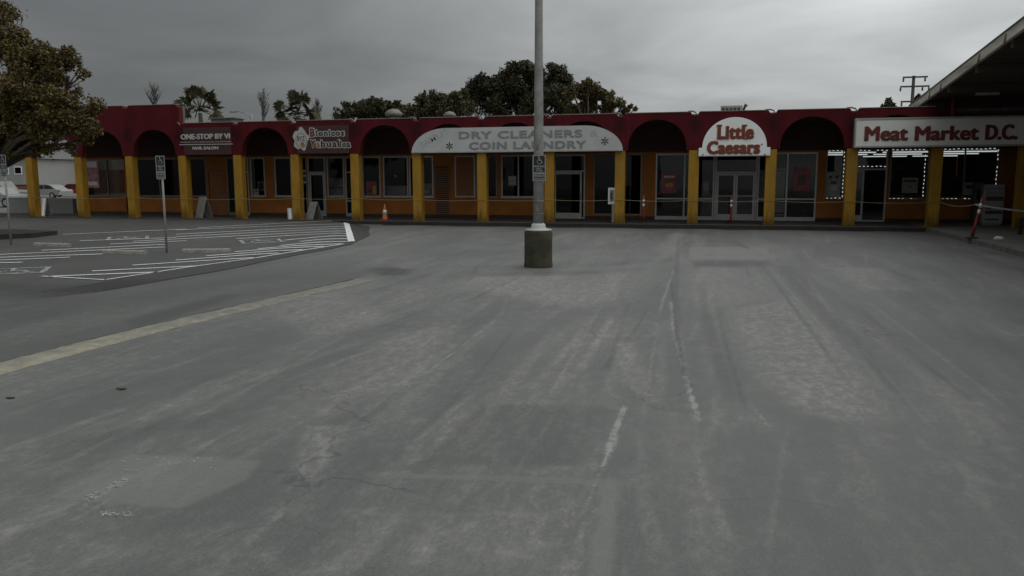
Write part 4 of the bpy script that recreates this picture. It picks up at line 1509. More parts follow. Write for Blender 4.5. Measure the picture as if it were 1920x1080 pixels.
# fluorescent fittings under the market ceiling
lights_at = []
proto = None
for r_, (yy, pyy) in enumerate(((37.4, 0), (40.6, 0), (44.4, 0), (49.0, 0))):
    x = WX(1539) + .35 + .25 * r_
    while x + 2.3 < XR - .4:
        if not (r_ > 0 and random.Random(int(x * 10) + r_).random() < .18):
            lights_at.append((x, yy))
        x += 2.55
for i, (x, yy) in enumerate(lights_at):
    if proto is None:
        proto = thing('ceiling_light', (x, yy, 3.10), 'white fluorescent tube fitting hanging under the meat market ceiling', 'ceiling light', 'fluorescent lights in the market')
        b = MB()
        b.box(x, x + 2.3, yy, yy + .14, 3.15, 3.22, .008)
        for q in (x + .3, x + 2.0):
            b.box(q - .01, q + .01, yy + .06, yy + .08, 3.22, 3.55)
        b.build('housing', M['white2'], proto)
        b = MB()
        b.tube([(x + .02, yy + .07, 3.115), (x + 2.28, yy + .07, 3.115)], .026, 8)
        b.build('tube', M['lamp'], proto)
    else:
        copy_tree(proto, (x, yy, 3.10))
# strings of light segments round the market windows
def string_lights(x0, x1, z0, z1, sides, label):
    y = W - .045
    o = thing('string_lights', ((x0 + x1) / 2, y, z0), label, 'string lights', 'light strings round the market windows')
    b = MB()
    path = []
    pts = []
    st = .162
    if 'L' in sides:
        pts += [(x0, z, 'v') for z in np.arange(z0, z1, st)]
    if 'T' in sides:
        pts += [(x, z1, 'h') for x in np.arange(x0 + .05, x1, st)]
    if 'R' in sides:
        pts += [(x1, z, 'v') for z in np.arange(z1 - .08, z0, -st)]
    if 'B' in sides:
        pts += [(x, z0, 'h') for x in np.arange(x1 - .1, x0, -st)]
    rnd = random.Random(int(abs(x0) * 100))
    def wire(a, c):
        b.tube([a, c], .005, 5)
    if 'T' in sides: wire((x0, y + .012, z1), (x1, y + .012, z1))
    if 'B' in sides: wire((x0, y + .012, z0), (x1, y + .012, z0))
    if 'R' in sides: wire((x1, y + .012, z1), (x1, y + .012, z0))
    if 'L' in sides: wire((x0, y + .012, z1), (x0, y + .012, z0))
    b.build('wire', M['dkgrey'], o)
    for (x, z, d) in pts:
        if rnd.random() < .07:
            continue
        b = MB()
        jx, jz = rnd.uniform(-.012, .012), rnd.uniform(-.012, .012)
        if d == 'h':
            b.box(x + jx - .036, x + jx + .036, y - .010, y + .004, z + jz - .0125, z + jz + .0125, .005)
        else:
            b.box(x + jx - .0125, x + jx + .0125, y - .010, y + .004, z + jz - .036, z + jz + .036, .005)
        b.build('bulb', M['led'], o)
string_lights(WX(1549), WX(1580), SILL + .02, HEAD + .05, 'TRB', 'lit string of small white lights round the narrow market window before the doors')
string_lights(WX(1584), WX(1662), 2.42, HEAD + .05, 'TB', 'lit string of small white lights above and below the glass over the market doors')
string_lights(WX(1668), WX(1731), SILL + .01, HEAD + .06, 'TRB', 'lit string of small white lights round the window next to the open market doorway')
string_lights(WX(1748), WX(1866), SILL + .01, HEAD + .07, 'TRB', 'lit string of small white lights round the wide window behind the grey cabinet')

# ------------------------------------------------------------------ barrier rope along the columns and the posts that hold it
def sag(a, c, s, n=10):
    a, c = Vector(a), Vector(c)
    return [a + (c - a) * i / n - Vector((0, 0, s * 4 * (i / n) * (1 - i / n))) for i in range(n + 1)]
b = MB()
YR = D - .02
path = []
ends = []
for k in range(0, 15):
    ends.append((cx(k), YR, 1.10 + random.Random(k).uniform(-.05, .05)))
for a, c in zip(ends[:-1], ends[1:]):
    path += sag(a, c, .05)[:-1]
path.append(Vector(ends[-1]))
b.tube(path, .009, 6)
setp(b.build('barrier_rope', M['tapey']), 'thin pale rope strung at waist height from column to column along the arcade', 'rope')
pd = gp(1822, 447, KZ)
TP = (pd.x + .03, pd.y, KZ + 1.02)
b = MB()
b.tube(sag((cx(14) + .1, D, 1.12), TP, .12, 14), .013, 6)
setp(b.build('barrier_rope', M['tapey']), 'pale rope sagging from the last yellow column to the leaning delineator post', 'rope')
b = MB()
q = gp(1912, 439, KZ)
path = sag(TP, (q.x + 1.6, q.y + .2, KZ + .62), .05, 12)
for a, c in zip(path[:-1], path[1:]):
    b.prism([a + Vector((0, 0, .028)), c + Vector((0, 0, .028)), c - Vector((0, 0, .028)), a - Vector((0, 0, .028))], (0, .004, 0))
setp(b.build('barrier_tape', M['tape']), 'white barrier tape running from the leaning delineator post past the grey cabinet', 'barrier tape')

def delineator(loc, h, lean, label, bw=.085):
    o = thing('delineator_post', loc, label, 'delineator post', 'red delineator posts holding the rope')
    x, y, z = loc
    tx = lean
    def P(t): return (x + tx * t, y, z + .04 + (h - .04) * t)
    b = MB()
    b.lathe([(.19, 0), (.19, .02), (.13, .05), (.05, .055)], (x, y, z), 20)
    b.build('base', M['rubber'], o)
    b = MB()
    b.tube([P(0), P(.35), P(.7), P(1)], [bw * .58, bw * .5, bw * .48, bw * .46], 14)
    b.tube([P(.985), P(1.0), P(1.05)], [bw * .2, bw * .28, bw * .22], 10)
    b.build('tube', M['marker'], o)
    for t0, t1 in ((.60, .70), (.76, .86)):
        b = MB()
        b.tube([P(t0), P(t1)], bw * .53, 14)
        b.build('reflective_band', M['reflec'], o)
    return o
delineator((pd.x, pd.y, KZ), 1.22, .22, 'red and orange delineator post with white bands leaning at the side walkway kerb')
p = wp(1206, 418, D + .5); delineator((p.x, D + .5, KZ), 1.1, .0, 'red delineator post in front of the orange pier by the tall shop window')
p = wp(1370, 415, D + .6); delineator((p.x, D + .6, KZ), 1.1, .0, 'red delineator post before the double glass doors')
o = thing('short_post', (q.x, q.y, KZ), 'short dark post under the end of the white barrier tape', 'post')
b = MB()
b.box(q.x - .06, q.x + .06, q.y - .06, q.y + .06, KZ, KZ + .5, .012)
b.build('post', M['plinth'], o)
b = MB()
b.lathe([(.075, 0), (.08, .03), (.02, .06)], (q.x, q.y, KZ + .5), 12)
b.build('cap', M['dkgrey'], o)

# traffic cone
p = wp(722, 414, D + .35)
p = Vector((p.x, D + .35, KZ))
o = thing('traffic_cone', p, 'orange traffic cone with a white collar on the walkway below the window', 'traffic cone')
b = MB()
b.box(p.x - .2, p.x + .2, p.y - .2, p.y + .2, KZ, KZ + .045, .012)
b.build('base', M['marker'], o)
b = MB()
b.lathe([(.15, .045), (.135, .07), (.03, .72), (.02, .73)], p, 20)
b.build('cone', M['conem'], o)
b = MB()
b.lathe([(.103, .31), (.076, .46)], p, 20)
b.build('collar', M['reflec'], o)

# ------------------------------------------------------------------ light pole on its concrete pedestal
base = gp(1009.5, 500)
base = Vector((base.x, base.y, 0))
o = thing('lamp_post', base, 'tall grey steel lamp post on a stained round concrete pedestal in the open lot', 'lamp post')
b = MB()
b.lathe([(.322, -.1), (.330, .04), (.318, .12), (.316, .5), (.320, .78), (.312, .815), (.28, .825)], base, 40, .012)
b.build('pedestal', M['conc'], o)
b = MB()
b.lathe([(.305, .826), (.30, .85), (.18, .87), (.165, .90), (.155, .96), (.125, .985), (.10, .99)], base, 28, .01)
b.build('base_plate', M['cap'], o)
b = MB()
b.lathe([(.118, .98), (.112, 2.2), (.092, 4.6), (.07, 8.6), (.06, 9.2)], base, 20)
b.build('shaft', M['pole'], o)
M['strap'] = mat('rusty strap', (.16, .14, .12), .7, var=.4, scale=8)
for z in (1.18, 1.46, 1.96):
    MB().lathe([(.122, z), (.122, z + .035)], base, 20).build('strap', M['strap'], o)
MB().box(base.x - .035, base.x + .035, base.y - .135, base.y - .10, 1.25, 1.40, .006).build('cover_plate', M['strap'], o)
MB().box(base.x - .03, base.x + .03, base.y - .125, base.y - .10, 2.62, 2.74, .006).build('cover_plate', M['strap'], o)
b = MB()
b.box(base.x - .6, base.x + .6, base.y - .06, base.y + .06, 9.2, 9.28, .01)
for s in (-1, 1):
    b.box(base.x + s * .95 - .4, base.x + s * .95 + .4, base.y - .22, base.y + .22, 9.14, 9.32, .03)
b.build('lamp_head', M['pole'], o)

def sign_face(o, xc, y, z0, z1, w, boxsplit=True, rz=0.0):
    """parking sign: dark plate, pale border, wheelchair and small print, as parts of o"""
    b = MB()
    b.box(xc - w / 2, xc + w / 2, y, y + .006, z0, z1)
    pl = b.build('plate', M['signblk'], o)
    b = MB()
    f = .016
    yf = y - .0005
    b.box(xc - w / 2 + .005, xc - w / 2 + .005 + f, yf - .003, yf, z0 + .005, z1 - .005)
    b.box(xc + w / 2 - .005 - f, xc + w / 2 - .005, yf - .003, yf, z0 + .005, z1 - .005)
    zs = z0 + (z1 - z0) * .27
    for z in (z0 + .005, zs, z1 - .005 - f):
        b.box(xc - w / 2 + .022, xc + w / 2 - .022, yf - .003, yf, z, z + f)
    b.build('border', M['signlet'], pl)
    b = MB()
    h = z1 - z0
    wheelchair(b, xc + .01, z1 - h * .20, h * .30, yf)
    b.build('wheelchair_symbol', M['signlet'], pl)
    lines = [('PARKING', .40, .47), ('ONLY', .49, .55), ('VAN', .57, .62), ('ACCESSIBLE', .64, .70), ('MINIMUM', .76, .84), ('FINE $250', .87, .95)]
    for txt, a, c in lines:
        ww = w * (.80 if len(txt) > 6 else .5)
        lettering(txt, xc - ww / 2, xc + ww / 2, z1 - h * c, z1 - h * a, yf, M['signlet'], pl, depth=.003, bold=.012)
YS = base.y - .13
p0, p1 = wp(998.5, 340, YS), wp(1023.5, 290, YS)
s1 = thing('parking_sign', ((p0.x + p1.x) / 2, YS, p0.z), 'black wheelchair parking sign with pale border strapped to the tall lamp post', 'parking sign', 'wheelchair parking signs')
sign_face(s1, (p0.x + p1.x) / 2, YS, p0.z, p1.z, p1.x - p0.x)
b = MB()
b.box((p0.x + p1.x) / 2 - .05, (p0.x + p1.x) / 2 + .05, YS + .0065, YS + .03, p0.z + .1, p0.z + .15)
b.box((p0.x + p1.x) / 2 - .05, (p0.x + p1.x) / 2 + .05, YS + .0065, YS + .03, p1.z - .15, p1.z - .1)
b.build('bracket', M['alu'], s1)
for bx_, by_, ty_, tx0, tx1, lab in ((313, 474, 292, 292, 313, 'wheelchair parking sign on a thin grey post beside the concrete wheel stops'), (21, 459, 290, 0, 19, 'wheelchair parking sign on a thin grey post in front of the spreading tree')):
    p = pad_pt(bx_, by_)
    t = wp((tx0 + tx1) / 2, ty_, p.y)
    s = thing('parking_sign', p, lab, 'parking sign', 'wheelchair parking signs')
    b = MB()
    b.tube([(p.x, p.y, p.z - .1), (p.x, p.y, t.z - .03)], .03, 10)
    b.build('post', M['pole'], s)
    zb = wp(tx0, 336 if bx_ > 100 else 331, p.y).z
    sign_face(s, p.x, p.y - .045, zb, t.z, (tx1 - tx0) / 1500 * 20.2)
    if bx_ < 100: s.rotation_euler.z = R(0)

# wheel stops
ws = None
def wheel_stop(c, ang, label):
    o = thing('wheel_stop', (0, 0, 0), label, 'wheel stop', 'concrete wheel stops')
    b = MB()
    L_ = .62
    prof = [(-.085, 0), (-.075, .075), (-.05, .10), (.05, .10), (.075, .075), (.085, 0)]
    b.prism([(-L_, u, z) for u, z in prof], (2 * L_, 0, 0))
    for e in list(b.bm.edges):
        pass
    b.build('concrete_bar', M['stop'], o)
    b = MB()
    for s in (-.4, .4):
        b.lathe([(.022, .095), (.022, .105), (.01, .112)], (s, 0, 0), 10)
    b.build('pin', M['dkgrey'], o)
    o.location = c
    o.rotation_euler.z = ang
    ORG[o] = Vector(c)
    return o
wheel_stop(pad_pt(234, 476), R(3), 'weathered concrete wheel stop beside the thin sign post, chipped at one end')
wheel_stop(pad_pt(388, 473), R(18), 'straight concrete wheel stop nearest the white stop line')
wheel_stop(pad_pt(98, 462), R(-2), 'dark low concrete wheel stop between the planter kerb and the hatching')

# ------------------------------------------------------------------ things on the walkway
# grey cabinet (newspaper rack) by the market window
a, e = gp(1838, 421, KZ), gp(1881, 421, KZ)
xa, xb, y = a.x, e.x - .02, 34.35
xa, xb = wp(1842, 400, y).x, wp(1881, 400, y).x
o = thing('news_cabinet', ((xa + xb) / 2, y, KZ), 'tall grey metal cabinet with slotted front standing by the market window', 'cabinet')
zt = wp(1860, 346, y).z
b = MB()
b.box(xa, xb, y, y + .5, KZ + .06, zt, .02)
b.box(xa + .05, xb - .05, y + .05, y + .45, KZ, KZ + .06)
b.build('body', M['cabinet'], o)
w_, h_ = xb - xa, zt - KZ
for u0, u1, v0, v1, mm in ((.12, .95, .60, .71, 'dkgrey'), (.12, .95, .74, .83, 'fade'), (.12, .9, .40, .46, 'dkgrey'), (.12, .95, .28, .36, 'dkgrey'), (.15, .8, .12, .16, 'dkgrey'), (.1, .95, .86, .94, 'fade')):
    b = MB()
    b.box(xa + w_ * u0, xa + w_ * u1, y - .012, y - .001, KZ + h_ * v0, KZ + h_ * v1, .003)
    b.build('slot' if mm == 'dkgrey' else 'title_plate', M[mm], o)
y2 = 34.6
xa2, xb2 = wp(1826, 400, y2).x, xa - .03
o = thing('news_cabinet', ((xa2 + xb2) / 2, y2, KZ), 'narrow darker cabinet tucked against the side of the tall grey one', 'cabinet')
b = MB()
b.box(xa2, xb2, y2, y2 + .45, KZ + .05, wp(1830, 342, y2).z, .02)
b.box(xa2 + .03, xb2 - .03, y2 + .04, y2 + .4, KZ, KZ + .05)
b.build('body', M['dkgrey'], o)
b = MB()
b.box(xa2 + .05, xb2 - .05, y2 - .012, y2 - .001, 1.1, 1.5, .004)
b.build('window', M['dglass'], o)
# white box on a thin pedestal by the column
y = D + .62
xa, xb = wp(1140, 370, y).x, wp(1153, 370, y).x
o = thing('pedestal_box', ((xa + xb) / 2, y, KZ), 'narrow white box with dark front panel on a thin pedestal by a yellow column', 'call box')
zb, zt = wp(1146, 383, y).z, wp(1146, 352, y).z
b = MB()
b.box(xa, xb, y, y + .2, zb, zt, .015)
b.build('box', M['white2'], o)
b = MB()
b.box(xa + .07, xb - .05, y - .012, y - .001, zb + .12, zt - .1, .004)
b.build('front_panel', M['fade'], o)
b = MB()
b.box(xa + .1, xa + .17, y - .03, y - .013, zb + .2, zt - .2, .006)
b.build('handset', M['dkgrey'], o)
b = MB()
b.box(xb - .13, xb - .03, y + .05, y + .15, KZ, zb, .008)
b.build('pedestal', M['alu'], o)
# sandwich boards
def sandwich(px0, px1, py0, py1, y, lean, m, label, leaf=True):
    xa, xb = wp(px0, py1, y).x, wp(px1, py1, y).x
    z1 = wp((px0 + px1) / 2, py0, y + .3).z
    c = (xa + xb) / 2
    o = thing('sandwich_board', (c, y, KZ), label, 'sandwich board', 'sandwich boards on the walkway')
    w = (xb - xa) / 2
    def pnl(b, sgn, i0, d0, m_):
        # leaf of the A: foot at y -sgn*.28, top at y
        def Q(u, v, dep):
            return Vector((c + u, y + .3 + sgn * (.30 * (1 - v)) + dep, KZ + (z1 - KZ) * v))
        b.prism([Q(-w + i0, i0 * .8, d0), Q(w - i0, i0 * .8, d0), Q(w - i0, 1 - i0 * .8, d0), Q(-w + i0, 1 - i0 * .8, d0)], (0, .02, 0))
    b = MB()
    pnl(b, -1, 0, 0, None)
    pnl(b, 1, 0, 0, None)
    f = b.build('frame', M['alu'], o)
    b = MB()
    pnl(b, -1, .06, -.012, None)
    b.build('poster_face', m, o)
    o.rotation_euler.z = lean
    return o
sandwich(363, 382, 369, 408, D + .7, R(-18), M['poster3'], 'sandwich board with a dark printed face before the orange panelled door')
sandwich(570, 589, 378, 410, D + .5, R(-22), M['poster3'], 'sandwich board leaning beside the glass door of the juice shop')
sandwich(541, 549, 390, 412, D + .3, R(35), M['white2'], 'small white folding board behind the foot of a yellow column')
sandwich(58, 82, 369, 406, D + .3, R(12), M['white2'], 'white blank sandwich board next to the first yellow column')
# scraps on the ground
def scrap(px, py, s, m, name, label, cat, z=0.0, flat=.5):
    p = gp(px, py, z)
    rnd = random.Random(int(px))
    t = bmesh.new()
    bmesh.ops.create_icosphere(t, subdivisions=2, radius=1)
    for v in t.verts:
        v.co = Vector((v.co.x * s * rnd.uniform(.7, 1.15), v.co.y * s * .7 * rnd.uniform(.7, 1.15), (v.co.z + .8) * s * flat * rnd.uniform(.7, 1.1)))
    for v in t.verts:
        v.co += p
    b = MB(); b.merge(t)
    return setp(b.build(name, m, None, p), label, cat)
scrap(1873, 450, .14, M['paper'], 'paper_bag', 'crumpled white paper lying on the side walkway', 'litter', KZ)
def dry_leaf(px, py, s, label):
    p = gp(px, py)
    b = MB()
    pts = []
    for k in range(14):
        a = 2 * math.pi * k / 14
        r = s * (1 + .35 * math.cos(5 * a))
        pts.append((p.x + r * 1.5 * math.cos(a), p.y + r * .8 * math.sin(a), 0.006 + .14 * s * abs(math.sin(a * 1.5))))
    b.prism(pts, (0, 0, .003))
    setp(b.build('dry_leaf', M['leafdry'], None, p), label, 'leaf', 'dry leaves on the asphalt')
dry_leaf(228, 730, .035, 'curled dry brown leaf on the asphalt by the berm')
dry_leaf(20, 747, .03, 'smaller dry leaf near the near end of the yellow berm')

# planter kerb under the big tree
b = MB()
pts = [pad_pt(-120, 440), pad_pt(30, 436), pad_pt(108, 440), pad_pt(60, 446), pad_pt(-120, 456)]
b.prism([(p.x, p.y, .0) for p in pts], (0, 0, .22))
setp(b.build('planter_island', mat('dark planter soil and kerb', (.022, .018, .013), .9, var=.5)), 'low dark kerbed planter island at the edge of the accessible parking', 'planter')

# ------------------------------------------------------------------ canopy of the wing on the right
XE = 7.3
wing = thing('market_wing', (11.5, 30, 0), 'market wing with a big upswept canopy roof and peeling cream fascia board', 'building')
def edge_z(y): return 4.66 + (34.3 - y) * .0935
ys = [35.6, 5.0]
b = MB()
b.prism([(XE + .1, 35.6, edge_z(35.6) + .03), (XE + .1, 5.0, edge_z(5.0) + .03), (XE + .1, 5.0, edge_z(5.0) + .22), (XE + .1, 35.6, edge_z(35.6) + .22)], (14, 0, 0))
b.build('canopy_roof', M['soffit'], wing)
b = MB()
b.prism([(XE, 35.7, edge_z(35.7)), (XE, 4.9, edge_z(4.9)), (XE, 4.9, edge_z(4.9) + .27), (XE, 35.7, edge_z(35.7) + .27)], (.097, 0, 0))
b.build('fascia', M['fascia'], wing)
b = MB()
b.prism([(XE - .03, 35.7, edge_z(35.7) + .272), (XE - .03, 4.9, edge_z(4.9) + .272), (XE - .03, 4.9, edge_z(4.9) + .30), (XE - .03, 35.7, edge_z(35.7) + .30)], (.25, 0, 0))
b.build('drip_edge', M['flash'], wing)
for y in (33.5, 30.5, 27.5, 24.5, 21.5, 18.5, 15.5, 12.5):
    b = MB()
    z = edge_z(y)
    b.box(XE + .12, 11.4, y - .09, y + .09, z - .20, z + .028)
    b.build('rafter', M['soffit'], wing)
rnd = random.Random(3)
for y in (30.9, 26.8, 24.6, 32.4):
    b = MB()
    z = edge_z(y)
    b.tube([(XE - .01, y, z + .2), (XE - .012, y + .05, z + .02), (XE - .03, y + .06, z - .07)], [.02, .035, .012], 6)
    b.build('peeling_strip', M['flash'], wing)
b = MB()
b.box(11.5, 11.75, 2, W - .01, 0, 7.6)
b.build('wing_wall', M['upper'], wing)
b = MB()
b.box(cx(14) + .55, 11.495, D + .31, D + .5, SPR + .3, edge_z(D) + .02)
b.build('end_panel', M['upper'], wing)
p = wp(1850, 201, D - 2)
b = MB()
b.box(p.x - .35, p.x + .35, D - 2.06, D - 1.94, edge_z(D - 2) - .30, edge_z(D - 2) - .21, .01)
b.build('soffit_light', M['alu'], wing)

# ------------------------------------------------------------------ roof clutter
def roof_pt(px, py, y): return wp(px, py, y)
RZ = CZ + .12
p = wp(1373, 204, 39.0)
o = thing('rooftop_unit', (p.x, 39, RZ), 'grey louvred air conditioner on the roof above the half round sign', 'air conditioner', 'air conditioners on the roof')
zt = wp(1373, 199, 39).z
b = MB()
b.box(p.x - .52, p.x + .45, 38.6, 39.5, RZ + .02, zt, .02)
b.build('casing', M['ac'], o)
for i in range(5):
    b = MB()
    b.box(p.x - .46 + i * .17, p.x - .34 + i * .17, 38.58, 38.598, zt - .32, zt - .10)
    b.build('grille', M['dkgrey'], o)
b = MB()
b.tube([(p.x + .46, 39, zt - .3), (p.x + .55, 39, zt - .05), (p.x + .62, 39, zt + .06)], [.05, .06, .09], 10)
b.build('vent_pipe', M['dkgrey'], o)
p = wp(420, 226, 37.0)
o = thing('rooftop_unit', (p.x, 37, RZ), 'long low dark roof hatch box next to the taller red parapet', 'roof hatch')
b = MB()
zt = wp(420, 223, 37).z
b.box(p.x - .6, p.x + .75, 36.8, 37.6, RZ, zt, .03)
b.build('casing', M['roof'], o)
b = MB()
b.box(p.x - .68, p.x + .83, 36.72, 37.68, zt, zt + .05, .01)
b.build('lid', M['flash'], o)
for px, py, rr, lab in ((738, 214, .42, 'round pale roof turbine vent leaning above the second window bay of the cone'), (843, 216, .30, 'small pale dome vent on the roof over the long white sign')):
    lab = lab if px > 800 else 'larger round pale roof vent with a tilted hood beside the trees'
    p = wp(px, py, 36.5)
    o = thing('roof_vent', (p.x, 36.5, RZ), lab, 'roof vent', 'round vents on the roof')
    b = MB()
    h = p.z - RZ
    b.lathe([(rr * .55, 0), (rr * .55, max(.05, h - rr * .15))], (p.x, 36.5, RZ), 16)
    b.build('collar', M['flash'], o)
    b = MB()
    b.lathe([(rr * .8, 0), (rr, rr * .12), (rr * .95, rr * .4), (rr * .6, rr * .72), (rr * .1, rr * .85)], (p.x, 36.5, RZ + max(.05, h - rr * .25)), 18)
    hood = b.build('hood', M['flash'], o)

# ------------------------------------------------------------------ vegetation
def leaves_mesh(name, centers, radii, n_each, leaf, m, parent, seed, flat=0.8, shape=1.6):
    rs = np.random.RandomState(seed)
    V = []
    for c, r, n in zip(centers, radii, n_each):
        d = rs.normal(size=(n, 3))
        d /= np.linalg.norm(d, axis=1)[:, None]
        rad = r * rs.uniform(0.1, 1.0, n) ** 0.6 * (1 + (rs.uniform(0, 1, n) < .16) * rs.uniform(0, .6, n))
        pos = np.array(c)[None] + d * rad[:, None] * np.array([1, 1, flat])
        u = rs.normal(size=(n, 3)); u /= np.linalg.norm(u, axis=1)[:, None]
        w = rs.normal(size=(n, 3)); w -= u * (u * w).sum(1)[:, None]; w /= np.linalg.norm(w, axis=1)[:, None]
        s = leaf * rs.uniform(.5, 1.4, n)[:, None]
        q = np.stack([pos - u * s * .5 * shape, pos + w * s * .36, pos + u * s * .5 * shape, pos - w * s * .36], 1)
        V.append(q.reshape(-1, 3))
    V = np.concatenate(V) - np.array(ORG[parent])[None]
    nv = len(V)
    me = bpy.data.meshes.new(name)
    me.vertices.add(nv)
    me.vertices.foreach_set('co', V.ravel())
    me.loops.add(nv)
    me.loops.foreach_set('vertex_index', np.arange(nv, dtype=np.int32))
    me.polygons.add(nv // 4)
    me.polygons.foreach_set('loop_start', np.arange(0, nv, 4, dtype=np.int32))
    me.polygons.foreach_set('loop_total', np.full(nv // 4, 4, dtype=np.int32))
    me.update()
    me.validate()
    me.materials.append(m)
    o = bpy.data.objects.new(name, me)
    COL.objects.link(o)
    o.parent = parent
    ORG[o] = ORG[parent]
    return o

def tree(label, Y, base_px, circles, m, leaf, dens, seed, depth=1.0, base_z=0.0, trunk=.3, group=None, sub=13, flat=.85, fill=1.4, cat='tree', tbase=None):
    """circles: (px, py, r px) give the crown's lobes on the plane y=Y; each lobe has its own depth"""
    rnd = random.Random(seed)
    bx = tbase if tbase is not None else wp(base_px, 340, Y).x
    o = thing('broadleaf_tree', (bx, Y, base_z), label, cat, group)
    scale = Y / .96 / FPX
    cs, rs_, ns = [], [], []
    lobes = []
    base_n = len(circles)
    circles = list(circles)
    for _ in range(int(base_n * fill)):
        a_ = circles[rnd.randrange(base_n)]
        near = sorted(circles[:base_n], key=lambda c_: (c_[0] - a_[0]) ** 2 + (c_[1] - a_[1]) ** 2)[1:5]
        c_ = near[rnd.randrange(len(near))]
        t_ = rnd.uniform(.3, .7)
        circles.append((a_[0] + (c_[0] - a_[0]) * t_, a_[1] + (c_[1] - a_[1]) * t_, .85 * min(a_[2], c_[2])))
    for (px, py, r) in circles:
        R_ = r * scale
        y = Y + rnd.uniform(-1, 1) * depth * R_ * 1.5
        c = wp(px, py, Y)
        c = Vector((c.x, y, c.z))
        lobes.append((c, R_))
        for _ in range(sub):
            d = Vector((rnd.gauss(0, 1), rnd.gauss(0, 1), rnd.gauss(0, 1))).normalized()
            rr = R_ * rnd.uniform(.28, .55)
            cc = c + d * (R_ - rr * .75) * rnd.uniform(.55, 1.0)
            cs.append(cc); rs_.append(rr); ns.append(max(12, int(dens * (rr / leaf) ** 2)))
    b = MB()
    top = sum((l[0] for l in lobes), Vector()) / len(lobes)
    fork = Vector((bx + (top.x - bx) * .25, Y, base_z + (top.z - base_z) * .45))
    b.tube([(bx, Y, base_z - .2), (bx + .02, Y, base_z + .6), tuple(fork)], [trunk * 1.25, trunk, trunk * .75], 10)
    for c, R_ in lobes[:base_n]:
        mid = fork.lerp(c, .5) + Vector((rnd.uniform(-.3, .3), rnd.uniform(-.3, .3), .25))
        b.tube([fork - Vector((0, 0, .15)), mid, c], [trunk * .42, trunk * .26, trunk * .08], 6)
        for _ in range(2):
            e = c + Vector((rnd.gauss(0, 1), rnd.gauss(0, 1), rnd.gauss(0, 1))).normalized() * R_ * .8
            b.tube([mid.lerp(c, .6), e], [trunk * .12, trunk * .04], 5)
    b.build('trunk', M['bark'], o)
    leaves_mesh('crown', cs, rs_, ns, leaf, m, o, seed, flat)
    return o
# the spreading tree at the planter
tree('spreading brown leaved tree overhanging the parking signs beside the arcade end', 22.5, -70,
     [(-60, 20, 60), (-10, 60, 52), (20, 40, 26), (25, 95, 50), (70, 105, 36), (105, 100, 26), (135, 98, 17), (60, 150, 52), (110, 140, 36), (148, 138, 20), (-20, 130, 70), (10, 200, 62), (80, 205, 52), (130, 190, 40), (165, 196, 24), (182, 240, 24),
      (110, 240, 40), (60, 262, 40), (5, 262, 45), (155, 232, 34), (120, 275, 20), (-50, 220, 70), (30, 290, 16), (75, 285, 16), (185, 200, 12), (150, 262, 18), (40, 180, 60), (90, 160, 50), (30, 230, 55), (90, 235, 50), (-30, 280, 40), (40, 120, 50), (130, 215, 40), (0, 80, 50)], M['leafA'], .075, 6.5, 11, 1.0, .1, .24, sub=12)
tree('low dark bushy tree behind the arch with the traffic cone', 62, 690, [(640, 215, 14), (652, 203, 15), (676, 196, 17), (700, 194, 18), (724, 199, 17), (748, 203, 16), (690, 215, 24), (730, 220, 24), (655, 225, 20), (675, 208, 20), (712, 206, 20), (742, 212, 18)], M['leafB'], .16, 11, 21, group='trees behind the arcade')
tree('olive green tree with a bumpy top behind the start of the long white sign', 66, 815, [(768, 202, 15), (785, 190, 17), (806, 180, 17), (826, 187, 18), (848, 186, 20), (866, 178, 16), (800, 208, 26), (845, 212, 28), (775, 220, 20), (757, 212, 16), (764, 206, 14), (862, 205, 20), (872, 198, 20), (820, 200, 24), (760, 225, 20)], M['leafC'], .16, 11, 22, group='trees behind the arcade')
tree('tallest broad dark tree rising behind the lamp post', 70, 985, [(872, 168, 18), (893, 158, 22), (918, 153, 24), (945, 143, 24), (967, 132, 18), (990, 128, 18), (1010, 136, 20), (1032, 128, 16), (1052, 140, 20), (1065, 150, 16), (900, 190, 34), (950, 180, 38), (1000, 172, 38), (1045, 178, 34), (930, 215, 30), (1000, 215, 30), (1060, 210, 30), (985, 158, 30), (955, 166, 30), (1015, 160, 28), (925, 172, 30)], M['leafB'], .17, 11, 23, trunk=.45, group='trees behind the arcade')
tree('ochre tinged tree at the thinning end of the tree row', 60, 1110, [(1075, 172, 18), (1092, 160, 14), (1105, 156, 10), (1118, 172, 18), (1138, 180, 15), (1152, 190, 14), (1168, 196, 9), (1180, 201, 7), (1192, 205, 5), (1100, 196, 22), (1135, 204, 20), (1080, 212, 22), (1170, 212, 12)], M['leafD'], .15, 11, 24, group='trees behind the arcade')
tree('small upright dark tree behind the parapet near the utility pole', 60, 1667, [(1668, 188, 6), (1666, 195, 8), (1662, 202, 9), (1675, 202, 7)], M['leafB'], .16, 12, 25, group='trees behind the arcade', trunk=.15)
tree('leafy treetop against the foot of the utility pole', 72, 1722, [(1718, 186, 5), (1724, 190, 7), (1714, 195, 7), (1728, 198, 8), (1722, 180, 3)], M['leafB'], .16, 12, 26, group='trees behind the arcade', trunk=.15)

